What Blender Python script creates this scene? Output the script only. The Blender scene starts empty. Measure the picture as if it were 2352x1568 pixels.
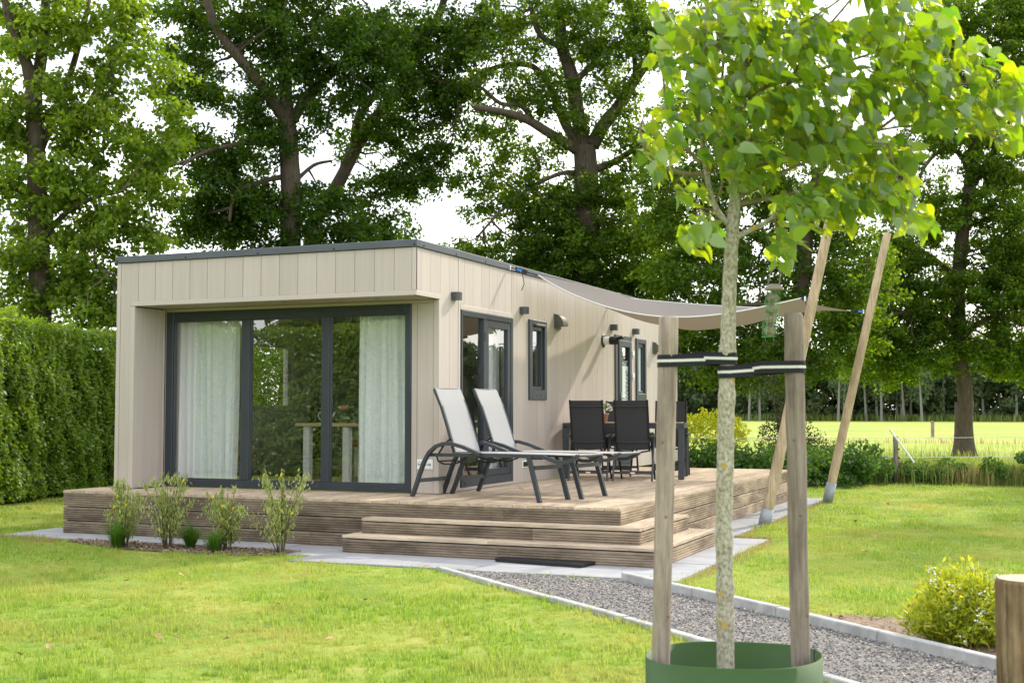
import bpy, math, random
import numpy as np
from mathutils import Vector, Matrix

scene = bpy.context.scene
col = scene.collection
random.seed(7)
rng = np.random.default_rng(11)

# ------------------------------------------------------------------ camera, sky, sun, exposure
CAM = np.array([9.755, -11.370, 1.369])
YAW, PITCH = 0.4036, 0.0539
FPX = 2884.0                                   # focal length in pixels of a 2352 px wide picture
_f = np.array([-math.sin(YAW) * math.cos(PITCH), math.cos(YAW) * math.cos(PITCH), math.sin(PITCH)])
_r = np.array([math.cos(YAW), math.sin(YAW), 0.0])
_u = np.cross(_r, _f)

def at(px, py, D):
    """point at depth D (metres) along the viewing direction"""
    return CAM + D * (_f + _r * (px - 1176) / FPX + _u * (784 - py) / FPX)

camd = bpy.data.cameras.new('camera')
camo = bpy.data.objects.new('camera', camd)
col.objects.link(camo)
camd.sensor_width = 36.0
camd.lens = 44.14
camd.clip_start = 0.05
camd.clip_end = 3000
M = Matrix((( _r[0], _u[0], -_f[0], CAM[0]), (_r[1], _u[1], -_f[1], CAM[1]), (_r[2], _u[2], -_f[2], CAM[2]), (0, 0, 0, 1)))
camo.matrix_world = M
camd.dof.use_dof = True
camd.dof.focus_distance = 14.0
camd.dof.aperture_fstop = 5.0
scene.camera = camo

SUN = Vector((0.265, 0.77, 0.57)).normalized()
elev = math.asin(SUN.z)
azim = math.atan2(SUN.x, SUN.y)
world = bpy.data.worlds.new('World')
scene.world = world
world.use_nodes = True
wn = world.node_tree
wn.nodes.clear()
wo = wn.nodes.new('ShaderNodeOutputWorld')
bg = wn.nodes.new('ShaderNodeBackground')
bg.inputs['Strength'].default_value = 0.14
sky = wn.nodes.new('ShaderNodeTexSky')
sky.sky_type = 'NISHITA'
sky.sun_disc = False
sky.sun_elevation = elev
sky.sun_rotation = azim
sky.dust_density = 2.0
tc = wn.nodes.new('ShaderNodeTexCoord')
cn = wn.nodes.new('ShaderNodeTexNoise')
cn.inputs['Scale'].default_value = 2.2
cn.inputs['Detail'].default_value = 7
cn.inputs['Roughness'].default_value = 0.6
cmap = wn.nodes.new('ShaderNodeMapping')
cmap.inputs['Scale'].default_value = (1, 1, 2.6)
cr = wn.nodes.new('ShaderNodeValToRGB')
cr.color_ramp.elements[0].position = 0.36
cr.color_ramp.elements[0].color = (0.25, 0.25, 0.25, 1)
cr.color_ramp.elements[1].position = 0.56
cr.color_ramp.elements[1].color = (0.92, 0.92, 0.92, 1)
cm = wn.nodes.new('ShaderNodeMixRGB')
cm.inputs[2].default_value = (15.2, 15.2, 15.2, 1)
wn.links.new(tc.outputs['Generated'], cmap.inputs[0])
wn.links.new(cmap.outputs[0], cn.inputs['Vector'])
wn.links.new(cn.outputs['Fac'], cr.inputs[0])
wn.links.new(cr.outputs[0], cm.inputs[0])
wn.links.new(sky.outputs[0], cm.inputs[1])
wn.links.new(cm.outputs[0], bg.inputs['Color'])
wn.links.new(bg.outputs[0], wo.inputs['Surface'])

sd = bpy.data.lights.new('sun', 'SUN')
sd.energy = 3.3
sd.angle = math.radians(2.0)
sd.color = (1.0, 0.91, 0.76)
so = bpy.data.objects.new('sun', sd)
col.objects.link(so)
so.rotation_euler = SUN.to_track_quat('Z', 'Y').to_euler()

scene.view_settings.view_transform = 'Standard'
scene.view_settings.look = 'None'
scene.view_settings.gamma = 1.0
scene.view_settings.use_curve_mapping = False
scene.view_settings.exposure = 0.40
scene.render.engine = 'CYCLES'
scene.cycles.max_bounces = 10
scene.cycles.diffuse_bounces = 6
scene.cycles.glossy_bounces = 4
scene.cycles.transmission_bounces = 6
scene.cycles.transparent_max_bounces = 16
scene.cycles.sample_clamp_indirect = 8
scene.cycles.use_denoising = True

# ------------------------------------------------------------------ helpers
OFF = {}

def thing(name, label, cat, loc=(0, 0, 0), group=None):
    o = bpy.data.objects.new(name, None)
    o.empty_display_size = 0.1
    col.objects.link(o)
    o.location = loc
    OFF[o.name] = Vector(loc)
    o['label'] = label
    o['category'] = cat
    if group:
        o['group'] = group
    return o

def tag(o, label=None, cat=None, group=None, kind=None):
    if label: o['label'] = label
    if cat: o['category'] = cat
    if group: o['group'] = group
    if kind: o['kind'] = kind
    return o

def link(name, me, parent=None):
    o = bpy.data.objects.new(name, me)
    col.objects.link(o)
    if parent is not None:
        o.parent = parent
        OFF[o.name] = OFF[parent.name]
    else:
        OFF[o.name] = Vector((0, 0, 0))
    return o

class MB:
    """collects shapes, builds ONE mesh object"""
    def __init__(s):
        s.v, s.f = [], []
    def add(s, vs, fs):
        n = len(s.v)
        s.v += [tuple(map(float, p)) for p in vs]
        s.f += [[i + n for i in f] for f in fs]
        return s
    def box(s, x0, x1, y0, y1, z0, z1):
        return s.add([(x0, y0, z0), (x1, y0, z0), (x1, y1, z0), (x0, y1, z0), (x0, y0, z1), (x1, y0, z1), (x1, y1, z1), (x0, y1, z1)],
                     [(0, 3, 2, 1), (4, 5, 6, 7), (0, 1, 5, 4), (1, 2, 6, 5), (2, 3, 7, 6), (3, 0, 4, 7)])
    def bbox(s, x0, x1, y0, y1, z0, z1, b=0.004):
        """box with chamfered edges"""
        X, Y, Z = (x0, x1), (y0, y1), (z0, z1)
        vs, idx = [], {}
        for i in (0, 1):
            for j in (0, 1):
                for k in (0, 1):
                    sx, sy, sz = (1 if i == 0 else -1), (1 if j == 0 else -1), (1 if k == 0 else -1)
                    for a in range(3):
                        p = [X[i] + sx * b, Y[j] + sy * b, Z[k] + sz * b]
                        p[a] = (X[i], Y[j], Z[k])[a]
                        idx[(i, j, k, a)] = len(vs)
                        vs.append(p)
        fs = []
        for a in range(3):
            o1, o2 = [(1, 2), (0, 2), (0, 1)][a]
            for e in (0, 1):
                q = []
                for (m, n) in ((0, 0), (1, 0), (1, 1), (0, 1)):
                    key = [0, 0, 0]; key[a] = e; key[o1] = m; key[o2] = n
                    q.append(idx[(*key, a)])
                flip = (e == 0) != (a == 1)
                fs.append(q[::-1] if flip else q)
        for a in range(3):
            b1, b2 = [(1, 2), (0, 2), (0, 1)][a]
            for m in (0, 1):
                for n in (0, 1):
                    k0 = [0, 0, 0]; k0[b1] = m; k0[b2] = n
                    k1 = list(k0); k1[a] = 1
                    fs.append([idx[(*k0, b1)], idx[(*k1, b1)], idx[(*k1, b2)], idx[(*k0, b2)]])
        for i in (0, 1):
            for j in (0, 1):
                for k in (0, 1):
                    fs.append([idx[(i, j, k, 0)], idx[(i, j, k, 1)], idx[(i, j, k, 2)]])
        return s.add(vs, fs)
    def bar(s, p, q, w, h, up=(0, 0, 1)):
        """rectangular bar from p to q, w wide, h high along up"""
        p, q, up = Vector(p), Vector(q), Vector(up)
        d = (q - p).normalized()
        a = d.cross(up)
        if a.length < 1e-4: a = d.cross(Vector((1, 0, 0)))
        a.normalize(); b = a.cross(d)
        vs = []
        for c in (p, q):
            for (i, j) in ((-1, -1), (1, -1), (1, 1), (-1, 1)):
                vs.append(c + a * i * w / 2 + b * j * h / 2)
        return s.add(vs, [(0, 1, 2, 3), (7, 6, 5, 4), (0, 4, 5, 1), (1, 5, 6, 2), (2, 6, 7, 3), (3, 7, 4, 0)])
    def strip(s, pts, w, h, up=(0, 1, 0)):
        """rectangular section swept along points; up is the width direction"""
        pts = [Vector(p) for p in pts]; W = Vector(up).normalized()
        vs, fs = [], []
        for i, p in enumerate(pts):
            d = (pts[min(i + 1, len(pts) - 1)] - pts[max(i - 1, 0)]).normalized()
            n = W.cross(d).normalized()
            for (a, b) in ((-1, -1), (1, -1), (1, 1), (-1, 1)):
                vs.append(p + W * a * w / 2 + n * b * h / 2)
        for i in range(len(pts) - 1):
            for k in range(4):
                fs.append((i * 4 + k, i * 4 + (k + 1) % 4, i * 4 + 4 + (k + 1) % 4, i * 4 + 4 + k))
        m = (len(pts) - 1) * 4
        fs += [(3, 2, 1, 0), (m, m + 1, m + 2, m + 3)]
        return s.add(vs, fs)
    def tube(s, pts, rad, n=8, cap=True):
        pts = [Vector(p) for p in pts]
        if not hasattr(rad, '__len__'): rad = [rad] * len(pts)
        vs, fs = [], []
        ref = None
        for i, p in enumerate(pts):
            d = (pts[min(i + 1, len(pts) - 1)] - pts[max(i - 1, 0)])
            if d.length < 1e-9: d = Vector((0, 0, 1))
            d.normalize()
            if ref is None:
                ref = d.cross(Vector((0.3, 1, 0.2)))
                if ref.length < 1e-3: ref = d.cross(Vector((1, 0, 0)))
            a = (ref - d * ref.dot(d)).normalized(); ref = a
            b = d.cross(a)
            for k in range(n):
                t = 2 * math.pi * k / n
                vs.append(p + (a * math.cos(t) + b * math.sin(t)) * rad[i])
        for i in range(len(pts) - 1):
            for k in range(n):
                fs.append((i * n + k, i * n + (k + 1) % n, (i + 1) * n + (k + 1) % n, (i + 1) * n + k))
        if cap:
            fs.append(tuple(range(n))[::-1]); m = (len(pts) - 1) * n
            fs.append(tuple(range(m, m + n)))
        return s.add(vs, fs)
    def lathe(s, prof, c=(0, 0, 0), n=20, axis='z'):
        vs, fs = [], []
        for (r, h) in prof:
            for k in range(n):
                t = 2 * math.pi * k / n
                p = (r * math.cos(t), r * math.sin(t), h)
                if axis == 'x': p = (h, r * math.cos(t), r * math.sin(t))
                if axis == 'y': p = (r * math.cos(t), h, r * math.sin(t))
                vs.append((p[0] + c[0], p[1] + c[1], p[2] + c[2]))
        for i in range(len(prof) - 1):
            for k in range(n):
                fs.append((i * n + k, i * n + (k + 1) % n, (i + 1) * n + (k + 1) % n, (i + 1) * n + k))
        return s.add(vs, fs)
    def prism(s, poly, ext):
        """polygon (3D points) extruded by vector ext"""
        n = len(poly); e = Vector(ext)
        vs = [Vector(p) for p in poly] + [Vector(p) + e for p in poly]
        fs = [tuple(range(n))[::-1], tuple(range(n, 2 * n))]
        fs += [(i, (i + 1) % n, n + (i + 1) % n, n + i) for i in range(n)]
        return s.add(vs, fs)
    def build(s, name, mat, parent=None, smooth=False, label=None):
        me = bpy.data.meshes.new(name)
        off = OFF[parent.name] if parent is not None else Vector((0, 0, 0))
        me.from_pydata([(a - off.x, b - off.y, c - off.z) for a, b, c in s.v], [], s.f)
        me.materials.append(mat)
        if smooth:
            me.polygons.foreach_set('use_smooth', [True] * len(me.polygons))
        me.update()
        o = link(name, me, parent)
        if label: o['label'] = label
        return o

def np_mesh(name, verts, faces, mat, parent=None, smooth=False):
    """fast mesh from arrays; faces (M,k)"""
    verts = np.asarray(verts, dtype=np.float32); faces = np.asarray(faces, dtype=np.int32)
    if parent is not None:
        verts = verts - np.array(OFF[parent.name], dtype=np.float32)
    me = bpy.data.meshes.new(name)
    m, k = faces.shape
    me.vertices.add(len(verts)); me.vertices.foreach_set('co', verts.ravel())
    me.loops.add(m * k); me.loops.foreach_set('vertex_index', faces.ravel())
    me.polygons.add(m)
    me.polygons.foreach_set('loop_start', np.arange(0, m * k, k, dtype=np.int32))
    me.polygons.foreach_set('loop_total', np.full(m, k, dtype=np.int32))
    if smooth: me.polygons.foreach_set('use_smooth', np.ones(m, dtype=bool))
    me.materials.append(mat)
    me.update(calc_edges=True)
    return link(name, me, parent)

def unit(a):
    return a / np.maximum(np.linalg.norm(a, axis=-1, keepdims=True), 1e-9)

def leaf_quads(C, T, N, L, Wd):
    """rhombus leaves: centres, long directions, rough normals, length(s), width(s)"""
    T = unit(T); B = unit(np.cross(N, T))
    L = np.broadcast_to(np.asarray(L, float).reshape(-1, 1), (len(C), 1)); Wd = np.broadcast_to(np.asarray(Wd, float).reshape(-1, 1), (len(C), 1))
    v = np.empty((len(C), 4, 3))
    v[:, 0] = C - T * L * .5
    v[:, 1] = C + B * Wd * .5 - T * L * .05
    v[:, 2] = C + T * L * .5
    v[:, 3] = C - B * Wd * .5 - T * L * .05
    f = np.arange(len(C) * 4).reshape(-1, 4)
    return v.reshape(-1, 3), f

# ------------------------------------------------------------------ materials
def new_mat(name):
    m = bpy.data.materials.new(name); m.use_nodes = True
    nt = m.node_tree; nt.nodes.clear()
    out = nt.nodes.new('ShaderNodeOutputMaterial')
    return m, nt, out

def N(nt, typ, **kw):
    n = nt.nodes.new(typ)
    for k, v in kw.items():
        if k.startswith('i_'):
            n.inputs[k[2:].replace('_', ' ')].default_value = v
        else:
            setattr(n, k, v)
    return n

def ramp(nt, stops):
    r = nt.nodes.new('ShaderNodeValToRGB')
    e = r.color_ramp.elements
    while len(e) < len(stops): e.new(0.5)
    for el, (p, c) in zip(e, stops):
        el.position = p; el.color = (*c, 1) if len(c) == 3 else c
    return r

def pmat(name, c, rough=.6, metal=0., c2=None, scale=(8, 8, 8), detail=5, bump=0., bscale=60, spec=.4, objvar=0., lo=.35, hi=.65):
    """principled with two-colour noise, optional bump and per-object value variation"""
    m, nt, out = new_mat(name)
    p = N(nt, 'ShaderNodeBsdfPrincipled')
    p.inputs['Roughness'].default_value = rough
    p.inputs['Metallic'].default_value = metal
    p.inputs['Specular IOR Level'].default_value = spec
    tcn = N(nt, 'ShaderNodeTexCoord')
    L = nt.links.new
    csock = None
    if c2 is not None:
        mp = N(nt, 'ShaderNodeMapping'); mp.inputs['Scale'].default_value = scale
        L(tcn.outputs['Object'], mp.inputs[0])
        if objvar > 0:
            oi = N(nt, 'ShaderNodeObjectInfo')
            cb = N(nt, 'ShaderNodeCombineXYZ')
            mu = N(nt, 'ShaderNodeMath', operation='MULTIPLY'); mu.inputs[1].default_value = 37.0
            L(oi.outputs['Random'], mu.inputs[0])
            for q in range(3): L(mu.outputs[0], cb.inputs[q])
            L(cb.outputs[0], mp.inputs['Location'])
        no = N(nt, 'ShaderNodeTexNoise'); no.inputs['Scale'].default_value = 1.0; no.inputs['Detail'].default_value = detail
        no.inputs['Roughness'].default_value = .62
        L(mp.outputs[0], no.inputs['Vector'])
        r = ramp(nt, [(lo, c), (hi, c2)])
        L(no.outputs['Fac'], r.inputs[0])
        csock = r.outputs[0]
    if objvar > 0:
        oi2 = N(nt, 'ShaderNodeObjectInfo')
        mr = N(nt, 'ShaderNodeMapRange'); mr.inputs[3].default_value = 1 - objvar; mr.inputs[4].default_value = 1 + objvar
        L(oi2.outputs['Random'], mr.inputs[0])
        hs = N(nt, 'ShaderNodeHueSaturation')
        if csock is not None: L(csock, hs.inputs['Color'])
        else: hs.inputs['Color'].default_value = (*c, 1)
        L(mr.outputs[0], hs.inputs['Value'])
        csock = hs.outputs[0]
    if csock is not None: L(csock, p.inputs['Base Color'])
    else: p.inputs['Base Color'].default_value = (*c, 1)
    if bump > 0:
        n2 = N(nt, 'ShaderNodeTexNoise'); n2.inputs['Scale'].default_value = bscale; n2.inputs['Detail'].default_value = 4
        L(tcn.outputs['Object'], n2.inputs['Vector'])
        b = N(nt, 'ShaderNodeBump'); b.inputs['Strength'].default_value = bump; b.inputs['Distance'].default_value = .01
        L(n2.outputs['Fac'], b.inputs['Height']); L(b.outputs[0], p.inputs['Normal'])
    L(p.outputs[0], out.inputs[0])
    return m

def leafmat(name, c1, c2, t1, t2, trans=.45, gloss=.06, rough=.4, patch=None, patch_scale=.6):
    """thin leaves: diffuse + translucent + sheen, varied per leaf; patch = (colour, translucent colour) large-scale mix"""
    m, nt, out = new_mat(name)
    L = nt.links.new
    g = N(nt, 'ShaderNodeNewGeometry')
    r1 = ramp(nt, [(0, c1), (1, c2)]); r2 = ramp(nt, [(0, t1), (1, t2)])
    L(g.outputs['Random Per Island'], r1.inputs[0]); L(g.outputs['Random Per Island'], r2.inputs[0])
    s1, s2 = r1.outputs[0], r2.outputs[0]
    if patch is not None:
        no = N(nt, 'ShaderNodeTexNoise'); no.inputs['Scale'].default_value = patch_scale; no.inputs['Detail'].default_value = 5
        no.inputs['Roughness'].default_value = .65
        L(g.outputs['Position'], no.inputs['Vector'])
        pr = ramp(nt, [(.44, (0, 0, 0)), (.66, (1, 1, 1))]); L(no.outputs['Fac'], pr.inputs[0])
        m1 = N(nt, 'ShaderNodeMixRGB'); L(pr.outputs[0], m1.inputs[0]); L(s1, m1.inputs[1]); m1.inputs[2].default_value = (*patch[0], 1)
        m2 = N(nt, 'ShaderNodeMixRGB'); L(pr.outputs[0], m2.inputs[0]); L(s2, m2.inputs[1]); m2.inputs[2].default_value = (*patch[1], 1)
        s1, s2 = m1.outputs[0], m2.outputs[0]
    d = N(nt, 'ShaderNodeBsdfDiffuse'); t = N(nt, 'ShaderNodeBsdfTranslucent')
    L(s1, d.inputs[0]); L(s2, t.inputs[0])
    mx = N(nt, 'ShaderNodeMixShader'); mx.inputs[0].default_value = trans
    L(d.outputs[0], mx.inputs[1]); L(t.outputs[0], mx.inputs[2])
    gl = N(nt, 'ShaderNodeBsdfGlossy'); gl.inputs['Roughness'].default_value = rough; gl.inputs[0].default_value = (1, 1, 1, 1)
    m2x = N(nt, 'ShaderNodeMixShader'); m2x.inputs[0].default_value = gloss
    L(mx.outputs[0], m2x.inputs[1]); L(gl.outputs[0], m2x.inputs[2])
    L(m2x.outputs[0], out.inputs[0])
    return m

def woodmat(name, base, dark, light, axis=1, objvar=.12, rough=.85, fine=30.0, stain=.5):
    """weathered timber: grain along axis (0 x, 1 y, 2 z), blotchy stains"""
    m, nt, out = new_mat(name)
    L = nt.links.new
    tcn = N(nt, 'ShaderNodeTexCoord'); oi = N(nt, 'ShaderNodeObjectInfo')
    mu = N(nt, 'ShaderNodeMath', operation='MULTIPLY'); mu.inputs[1].default_value = 53.0
    L(oi.outputs['Random'], mu.inputs[0])
    cb = N(nt, 'ShaderNodeCombineXYZ')
    for q in range(3): L(mu.outputs[0], cb.inputs[q])
    def noise(sc, detail, ro=.6):
        mp = N(nt, 'ShaderNodeMapping'); mp.inputs['Scale'].default_value = sc
        L(tcn.outputs['Object'], mp.inputs[0]); L(cb.outputs[0], mp.inputs['Location'])
        no = N(nt, 'ShaderNodeTexNoise'); no.inputs['Scale'].default_value = 1; no.inputs['Detail'].default_value = detail; no.inputs['Roughness'].default_value = ro
        L(mp.outputs[0], no.inputs['Vector']); return no.outputs['Fac']
    sc1 = [fine * 2] * 3; sc1[axis] = fine * .06
    sc2 = [5.0] * 3; sc2[axis] = 1.6
    r1 = ramp(nt, [(.3, dark), (.5, base), (.72, light)])
    L(noise(sc1, 4), r1.inputs[0])
    r2 = ramp(nt, [(.36, (1 - stain,) * 3), (.62, (1.15,) * 3)])
    L(noise(sc2, 6, .7), r2.inputs[0])
    mm = N(nt, 'ShaderNodeMixRGB', blend_type='MULTIPLY'); mm.inputs[0].default_value = 1
    L(r1.outputs[0], mm.inputs[1]); L(r2.outputs[0], mm.inputs[2])
    mr = N(nt, 'ShaderNodeMapRange'); mr.inputs[3].default_value = 1 - objvar; mr.inputs[4].default_value = 1 + objvar
    L(oi.outputs['Random'], mr.inputs[0])
    hs = N(nt, 'ShaderNodeHueSaturation'); L(mm.outputs[0], hs.inputs['Color']); L(mr.outputs[0], hs.inputs['Value'])
    p = N(nt, 'ShaderNodeBsdfPrincipled'); p.inputs['Roughness'].default_value = rough; p.inputs['Specular IOR Level'].default_value = .12
    L(hs.outputs[0], p.inputs['Base Color'])
    b = N(nt, 'ShaderNodeBump'); b.inputs['Strength'].default_value = .35; b.inputs['Distance'].default_value = .004
    L(noise(sc1, 4), b.inputs['Height']); L(b.outputs[0], p.inputs['Normal'])
    L(p.outputs[0], out.inputs[0])
    return m

def glassmat(name, base=.23, tint=(.975, .985, .98)):
    m, nt, out = new_mat(name); L = nt.links.new
    tr = N(nt, 'ShaderNodeBsdfTransparent'); tr.inputs[0].default_value = (*tint, 1)
    gl = N(nt, 'ShaderNodeBsdfGlossy'); gl.inputs['Roughness'].default_value = 0.0; gl.inputs[0].default_value = (1, 1, 1, 1)
    tcn = N(nt, 'ShaderNodeTexCoord')
    no = N(nt, 'ShaderNodeTexNoise'); no.inputs['Scale'].default_value = 2.2; no.inputs['Detail'].default_value = 1
    L(tcn.outputs['Object'], no.inputs['Vector'])
    bp = N(nt, 'ShaderNodeBump'); bp.inputs['Strength'].default_value = .05; bp.inputs['Distance'].default_value = .02
    L(no.outputs['Fac'], bp.inputs['Height']); L(bp.outputs[0], gl.inputs['Normal'])
    lw = N(nt, 'ShaderNodeLayerWeight')
    pw = N(nt, 'ShaderNodeMath', operation='POWER'); pw.inputs[1].default_value = 4.0
    lw.inputs['Blend'].default_value = .5
    L(lw.outputs['Facing'], pw.inputs[0])
    ma = N(nt, 'ShaderNodeMath', operation='MULTIPLY_ADD'); ma.inputs[1].default_value = .85; ma.inputs[2].default_value = base
    ma.use_clamp = True
    L(pw.outputs[0], ma.inputs[0])
    mx = N(nt, 'ShaderNodeMixShader'); L(ma.outputs[0], mx.inputs[0]); L(tr.outputs[0], mx.inputs[1]); L(gl.outputs[0], mx.inputs[2])
    L(mx.outputs[0], out.inputs[0])
    return m

def clothmat(name, c, trans=.3, clear=.0, scale=400., contrast=.12, tcol=None):
    m, nt, out = new_mat(name); L = nt.links.new
    tcn = N(nt, 'ShaderNodeTexCoord')
    no = N(nt, 'ShaderNodeTexNoise'); no.inputs['Scale'].default_value = scale; no.inputs['Detail'].default_value = 2
    L(tcn.outputs['Object'], no.inputs['Vector'])
    r = ramp(nt, [(.3, tuple(x * (1 - contrast) for x in c)), (.7, tuple(min(1, x * (1 + contrast)) for x in c))])
    L(no.outputs['Fac'], r.inputs[0])
    d = N(nt, 'ShaderNodeBsdfDiffuse'); t = N(nt, 'ShaderNodeBsdfTranslucent')
    L(r.outputs[0], d.inputs[0])
    if tcol: t.inputs[0].default_value = (*tcol, 1)
    else: L(r.outputs[0], t.inputs[0])
    mx = N(nt, 'ShaderNodeMixShader'); mx.inputs[0].default_value = trans
    L(d.outputs[0], mx.inputs[1]); L(t.outputs[0], mx.inputs[2])
    last = mx.outputs[0]
    if clear > 0:
        tr = N(nt, 'ShaderNodeBsdfTransparent')
        m2 = N(nt, 'ShaderNodeMixShader'); m2.inputs[0].default_value = clear
        L(last, m2.inputs[1]); L(tr.outputs[0], m2.inputs[2]); last = m2.outputs[0]
    L(last, out.inputs[0])
    return m

MAT = {}
MAT['clad'] = pmat('cladding', (.44, .388, .352), .62, c2=(.478, .425, .39), scale=(22, 22, .9), bump=.12, bscale=90, objvar=.045)
MAT['trim'] = pmat('cladding trim', (.478, .425, .39), .55, c2=(.495, .44, .403), scale=(3, 3, 3))
MAT['soffit'] = pmat('soffit', (.36, .30, .22), .6)
MAT['dark'] = pmat('dark_backing', (.03, .028, .025), .9)
MAT['inner'] = pmat('interior wall', (.36, .37, .36), .8, c2=(.40, .40, .39), scale=(1, 1, 1))
MAT['floor_in'] = pmat('interior floor', (.16, .12, .09), .5, c2=(.20, .15, .11), scale=(2, 20, 2))
MAT['anth'] = pmat('anthracite frame', (.030, .038, .050), .38, c2=(.036, .045, .058), scale=(4, 4, 4), spec=.5)
MAT['rooftrim'] = pmat('roof edge metal', (.075, .088, .105), .42, metal=.15, c2=(.095, .108, .125), scale=(2, 2, 6))
MAT['roof'] = pmat('roofing', (.06, .06, .065), .9)
MAT['lamp'] = pmat('lamp metal', (.07, .075, .085), .4, metal=.2)
MAT['vent'] = pmat('vent plastic', (.10, .105, .09), .55)
MAT['black'] = pmat('black plastic', (.012, .012, .013), .45)
MAT['white'] = pmat('white plastic', (.78, .79, .80), .4)
MAT['steel'] = pmat('galvanised steel', (.30, .32, .35), .5, metal=.3, c2=(.24, .26, .29), scale=(9, 9, 9))
MAT['glass'] = glassmat('window glass')
MAT['glass2'] = glassmat('side window glass', .18)
MAT['film'] = pmat('frosted film', (.58, .66, .66), .5)
MAT['curtain'] = clothmat('sheer curtain', (.92, .96, 1.0), .15, .05, 300, .04)
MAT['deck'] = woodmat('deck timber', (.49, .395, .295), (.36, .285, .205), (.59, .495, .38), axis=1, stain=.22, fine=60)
MAT['deckx_shaded'] = woodmat('fascia timber', (.265, .212, .163), (.195, .155, .12), (.33, .27, .212), axis=0, stain=.5, fine=70)  # same timber made darker: shade of the front faces put into the colour
MAT['treadx_lit'] = woodmat('tread timber', (.49, .40, .305), (.36, .29, .215), (.59, .50, .39), axis=0, stain=.3, fine=60)  # same timber made lighter: light on the step tops put into the colour
MAT['decky_lit'] = woodmat('side fascia timber', (.39, .31, .225), (.30, .235, .165), (.47, .385, .29), axis=1, stain=.5, fine=70)  # lighter copy of the front fascia, brightness of the lit side painted in
MAT['pole'] = woodmat('round pole timber', (.44, .345, .235), (.33, .245, .155), (.52, .42, .30), axis=2, fine=24, stain=.25)
MAT['stake'] = woodmat('weathered stake', (.32, .265, .225), (.21, .17, .14), (.40, .345, .30), axis=2, fine=30, stain=.36)
MAT['log'] = woodmat('bollard timber', (.32, .215, .13), (.16, .10, .06), (.44, .33, .22), axis=2, fine=22, stain=.6)
MAT['paving'] = pmat('paving concrete', (.25, .255, .275), .85, c2=(.31, .315, .335), scale=(4, 4, 4), bump=.1, bscale=120, objvar=.05)
MAT['kerb'] = pmat('kerb concrete', (.44, .45, .46), .9, c2=(.30, .30, .30), scale=(7, 7, 7), bump=.3, bscale=150, objvar=.05)
MAT['gravelbed'] = pmat('gravel bed', (.13, .125, .125), .95, c2=(.22, .205, .19), scale=(40, 40, 40), bump=.6, bscale=80)
MAT['stone'] = pmat('gravel stone', (.15, .15, .165), .9)
MAT['soil'] = pmat('soil', (.16, .115, .08), .95, c2=(.24, .18, .13), scale=(18, 18, 18), bump=.7, bscale=60)
MAT['bark'] = pmat('oak bark', (.060, .045, .032), .95, c2=(.115, .09, .068), scale=(26, 26, 4), bump=.9, bscale=18)
MAT['rubber'] = pmat('rubber mat', (.014, .014, .015), .6)
MAT['ring'] = pmat('green plastic', (.036, .090, .022), .5, c2=(.042, .098, .026), scale=(6, 6, 6), bump=.05, bscale=30, spec=.25)
MAT['lounger'] = pmat('lounger frame metal', (.040, .047, .056), .42, c2=(.046, .053, .062), scale=(5, 5, 5))
MAT['mesh_w'] = clothmat('white mesh fabric', (.45, .45, .46), .28, 0, 700, .1)
MAT['mesh_b'] = clothmat('black mesh fabric', (.060, .060, .066), .12, 0.0, 700, .25)
MAT['tablewood'] = pmat('table slats', (.36, .23, .14), .6, c2=(.42, .28, .18), scale=(3, 40, 3))
MAT['sail'] = clothmat('sail fabric', (.21, .20, .195), .24, 0, 260, .18, tcol=(.30, .235, .165))
MAT['sailhem'] = pmat('sail hem', (.62, .62, .62), .7)
MAT['rope'] = pmat('rope', (.02, .022, .028), .8)
MAT['blue'] = pmat('blue clamp', (.02, .22, .62), .4)
MAT['web'] = pmat('tie webbing', (.012, .012, .018), .8)
MAT['webw'] = pmat('tie stripe', (.62, .63, .60), .8)
MAT['pinkseat'] = pmat('pink velvet', (.42, .20, .16), .8)
MAT['tan'] = pmat('tan leather', (.40, .20, .11), .6)
MAT['oak_top'] = pmat('oak table top', (.56, .42, .24), .5, c2=(.62, .48, .29), scale=(3, 30, 3))
MAT['terracotta'] = pmat('terracotta', (.42, .25, .18), .8)
MAT['vase'] = pmat('green glass vase', (.10, .18, .13), .15)
MAT['pinkflower'] = pmat('pink petals', (.75, .35, .36), .7)
MAT['whiteflower'] = pmat('white petals', (.82, .82, .78), .7)
MAT['yellowflower'] = pmat('yellow petals', (.85, .58, .02), .6)
MAT['dryleaf'] = pmat('dry leaf', (.38, .20, .09), .8, c2=(.50, .34, .20), scale=(3, 3, 3), objvar=.35)
MAT['feedernet'] = pmat('green netting', (.12, .42, .18), .6)
MAT['fatball'] = pmat('seed fat ball', (.16, .14, .09), .9, c2=(.32, .28, .20), scale=(90, 90, 90), bump=1.0, bscale=140)
MAT['feederlid'] = pmat('feeder lid', (.30, .26, .24), .6)
MAT['silver'] = pmat('chrome', (.6, .6, .6), .2, metal=1)
MAT['sign'] = pmat('sign plate', (.80, .84, .86), .4)
MAT['ink'] = pmat('sign ink', (.10, .045, .09), .6)
MAT['ink2'] = pmat('film lettering', (.10, .11, .11), .6)
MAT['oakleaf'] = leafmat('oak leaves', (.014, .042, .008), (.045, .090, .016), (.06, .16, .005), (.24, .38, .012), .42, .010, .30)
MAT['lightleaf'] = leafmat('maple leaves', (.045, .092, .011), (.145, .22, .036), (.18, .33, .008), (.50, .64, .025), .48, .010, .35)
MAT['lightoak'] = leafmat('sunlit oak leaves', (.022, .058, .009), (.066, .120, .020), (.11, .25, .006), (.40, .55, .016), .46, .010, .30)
MAT['young'] = leafmat('young tree leaves', (.055, .140, .034), (.17, .26, .065), (.17, .40, .008), (.74, .84, .004), .60, .065, .34)
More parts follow.
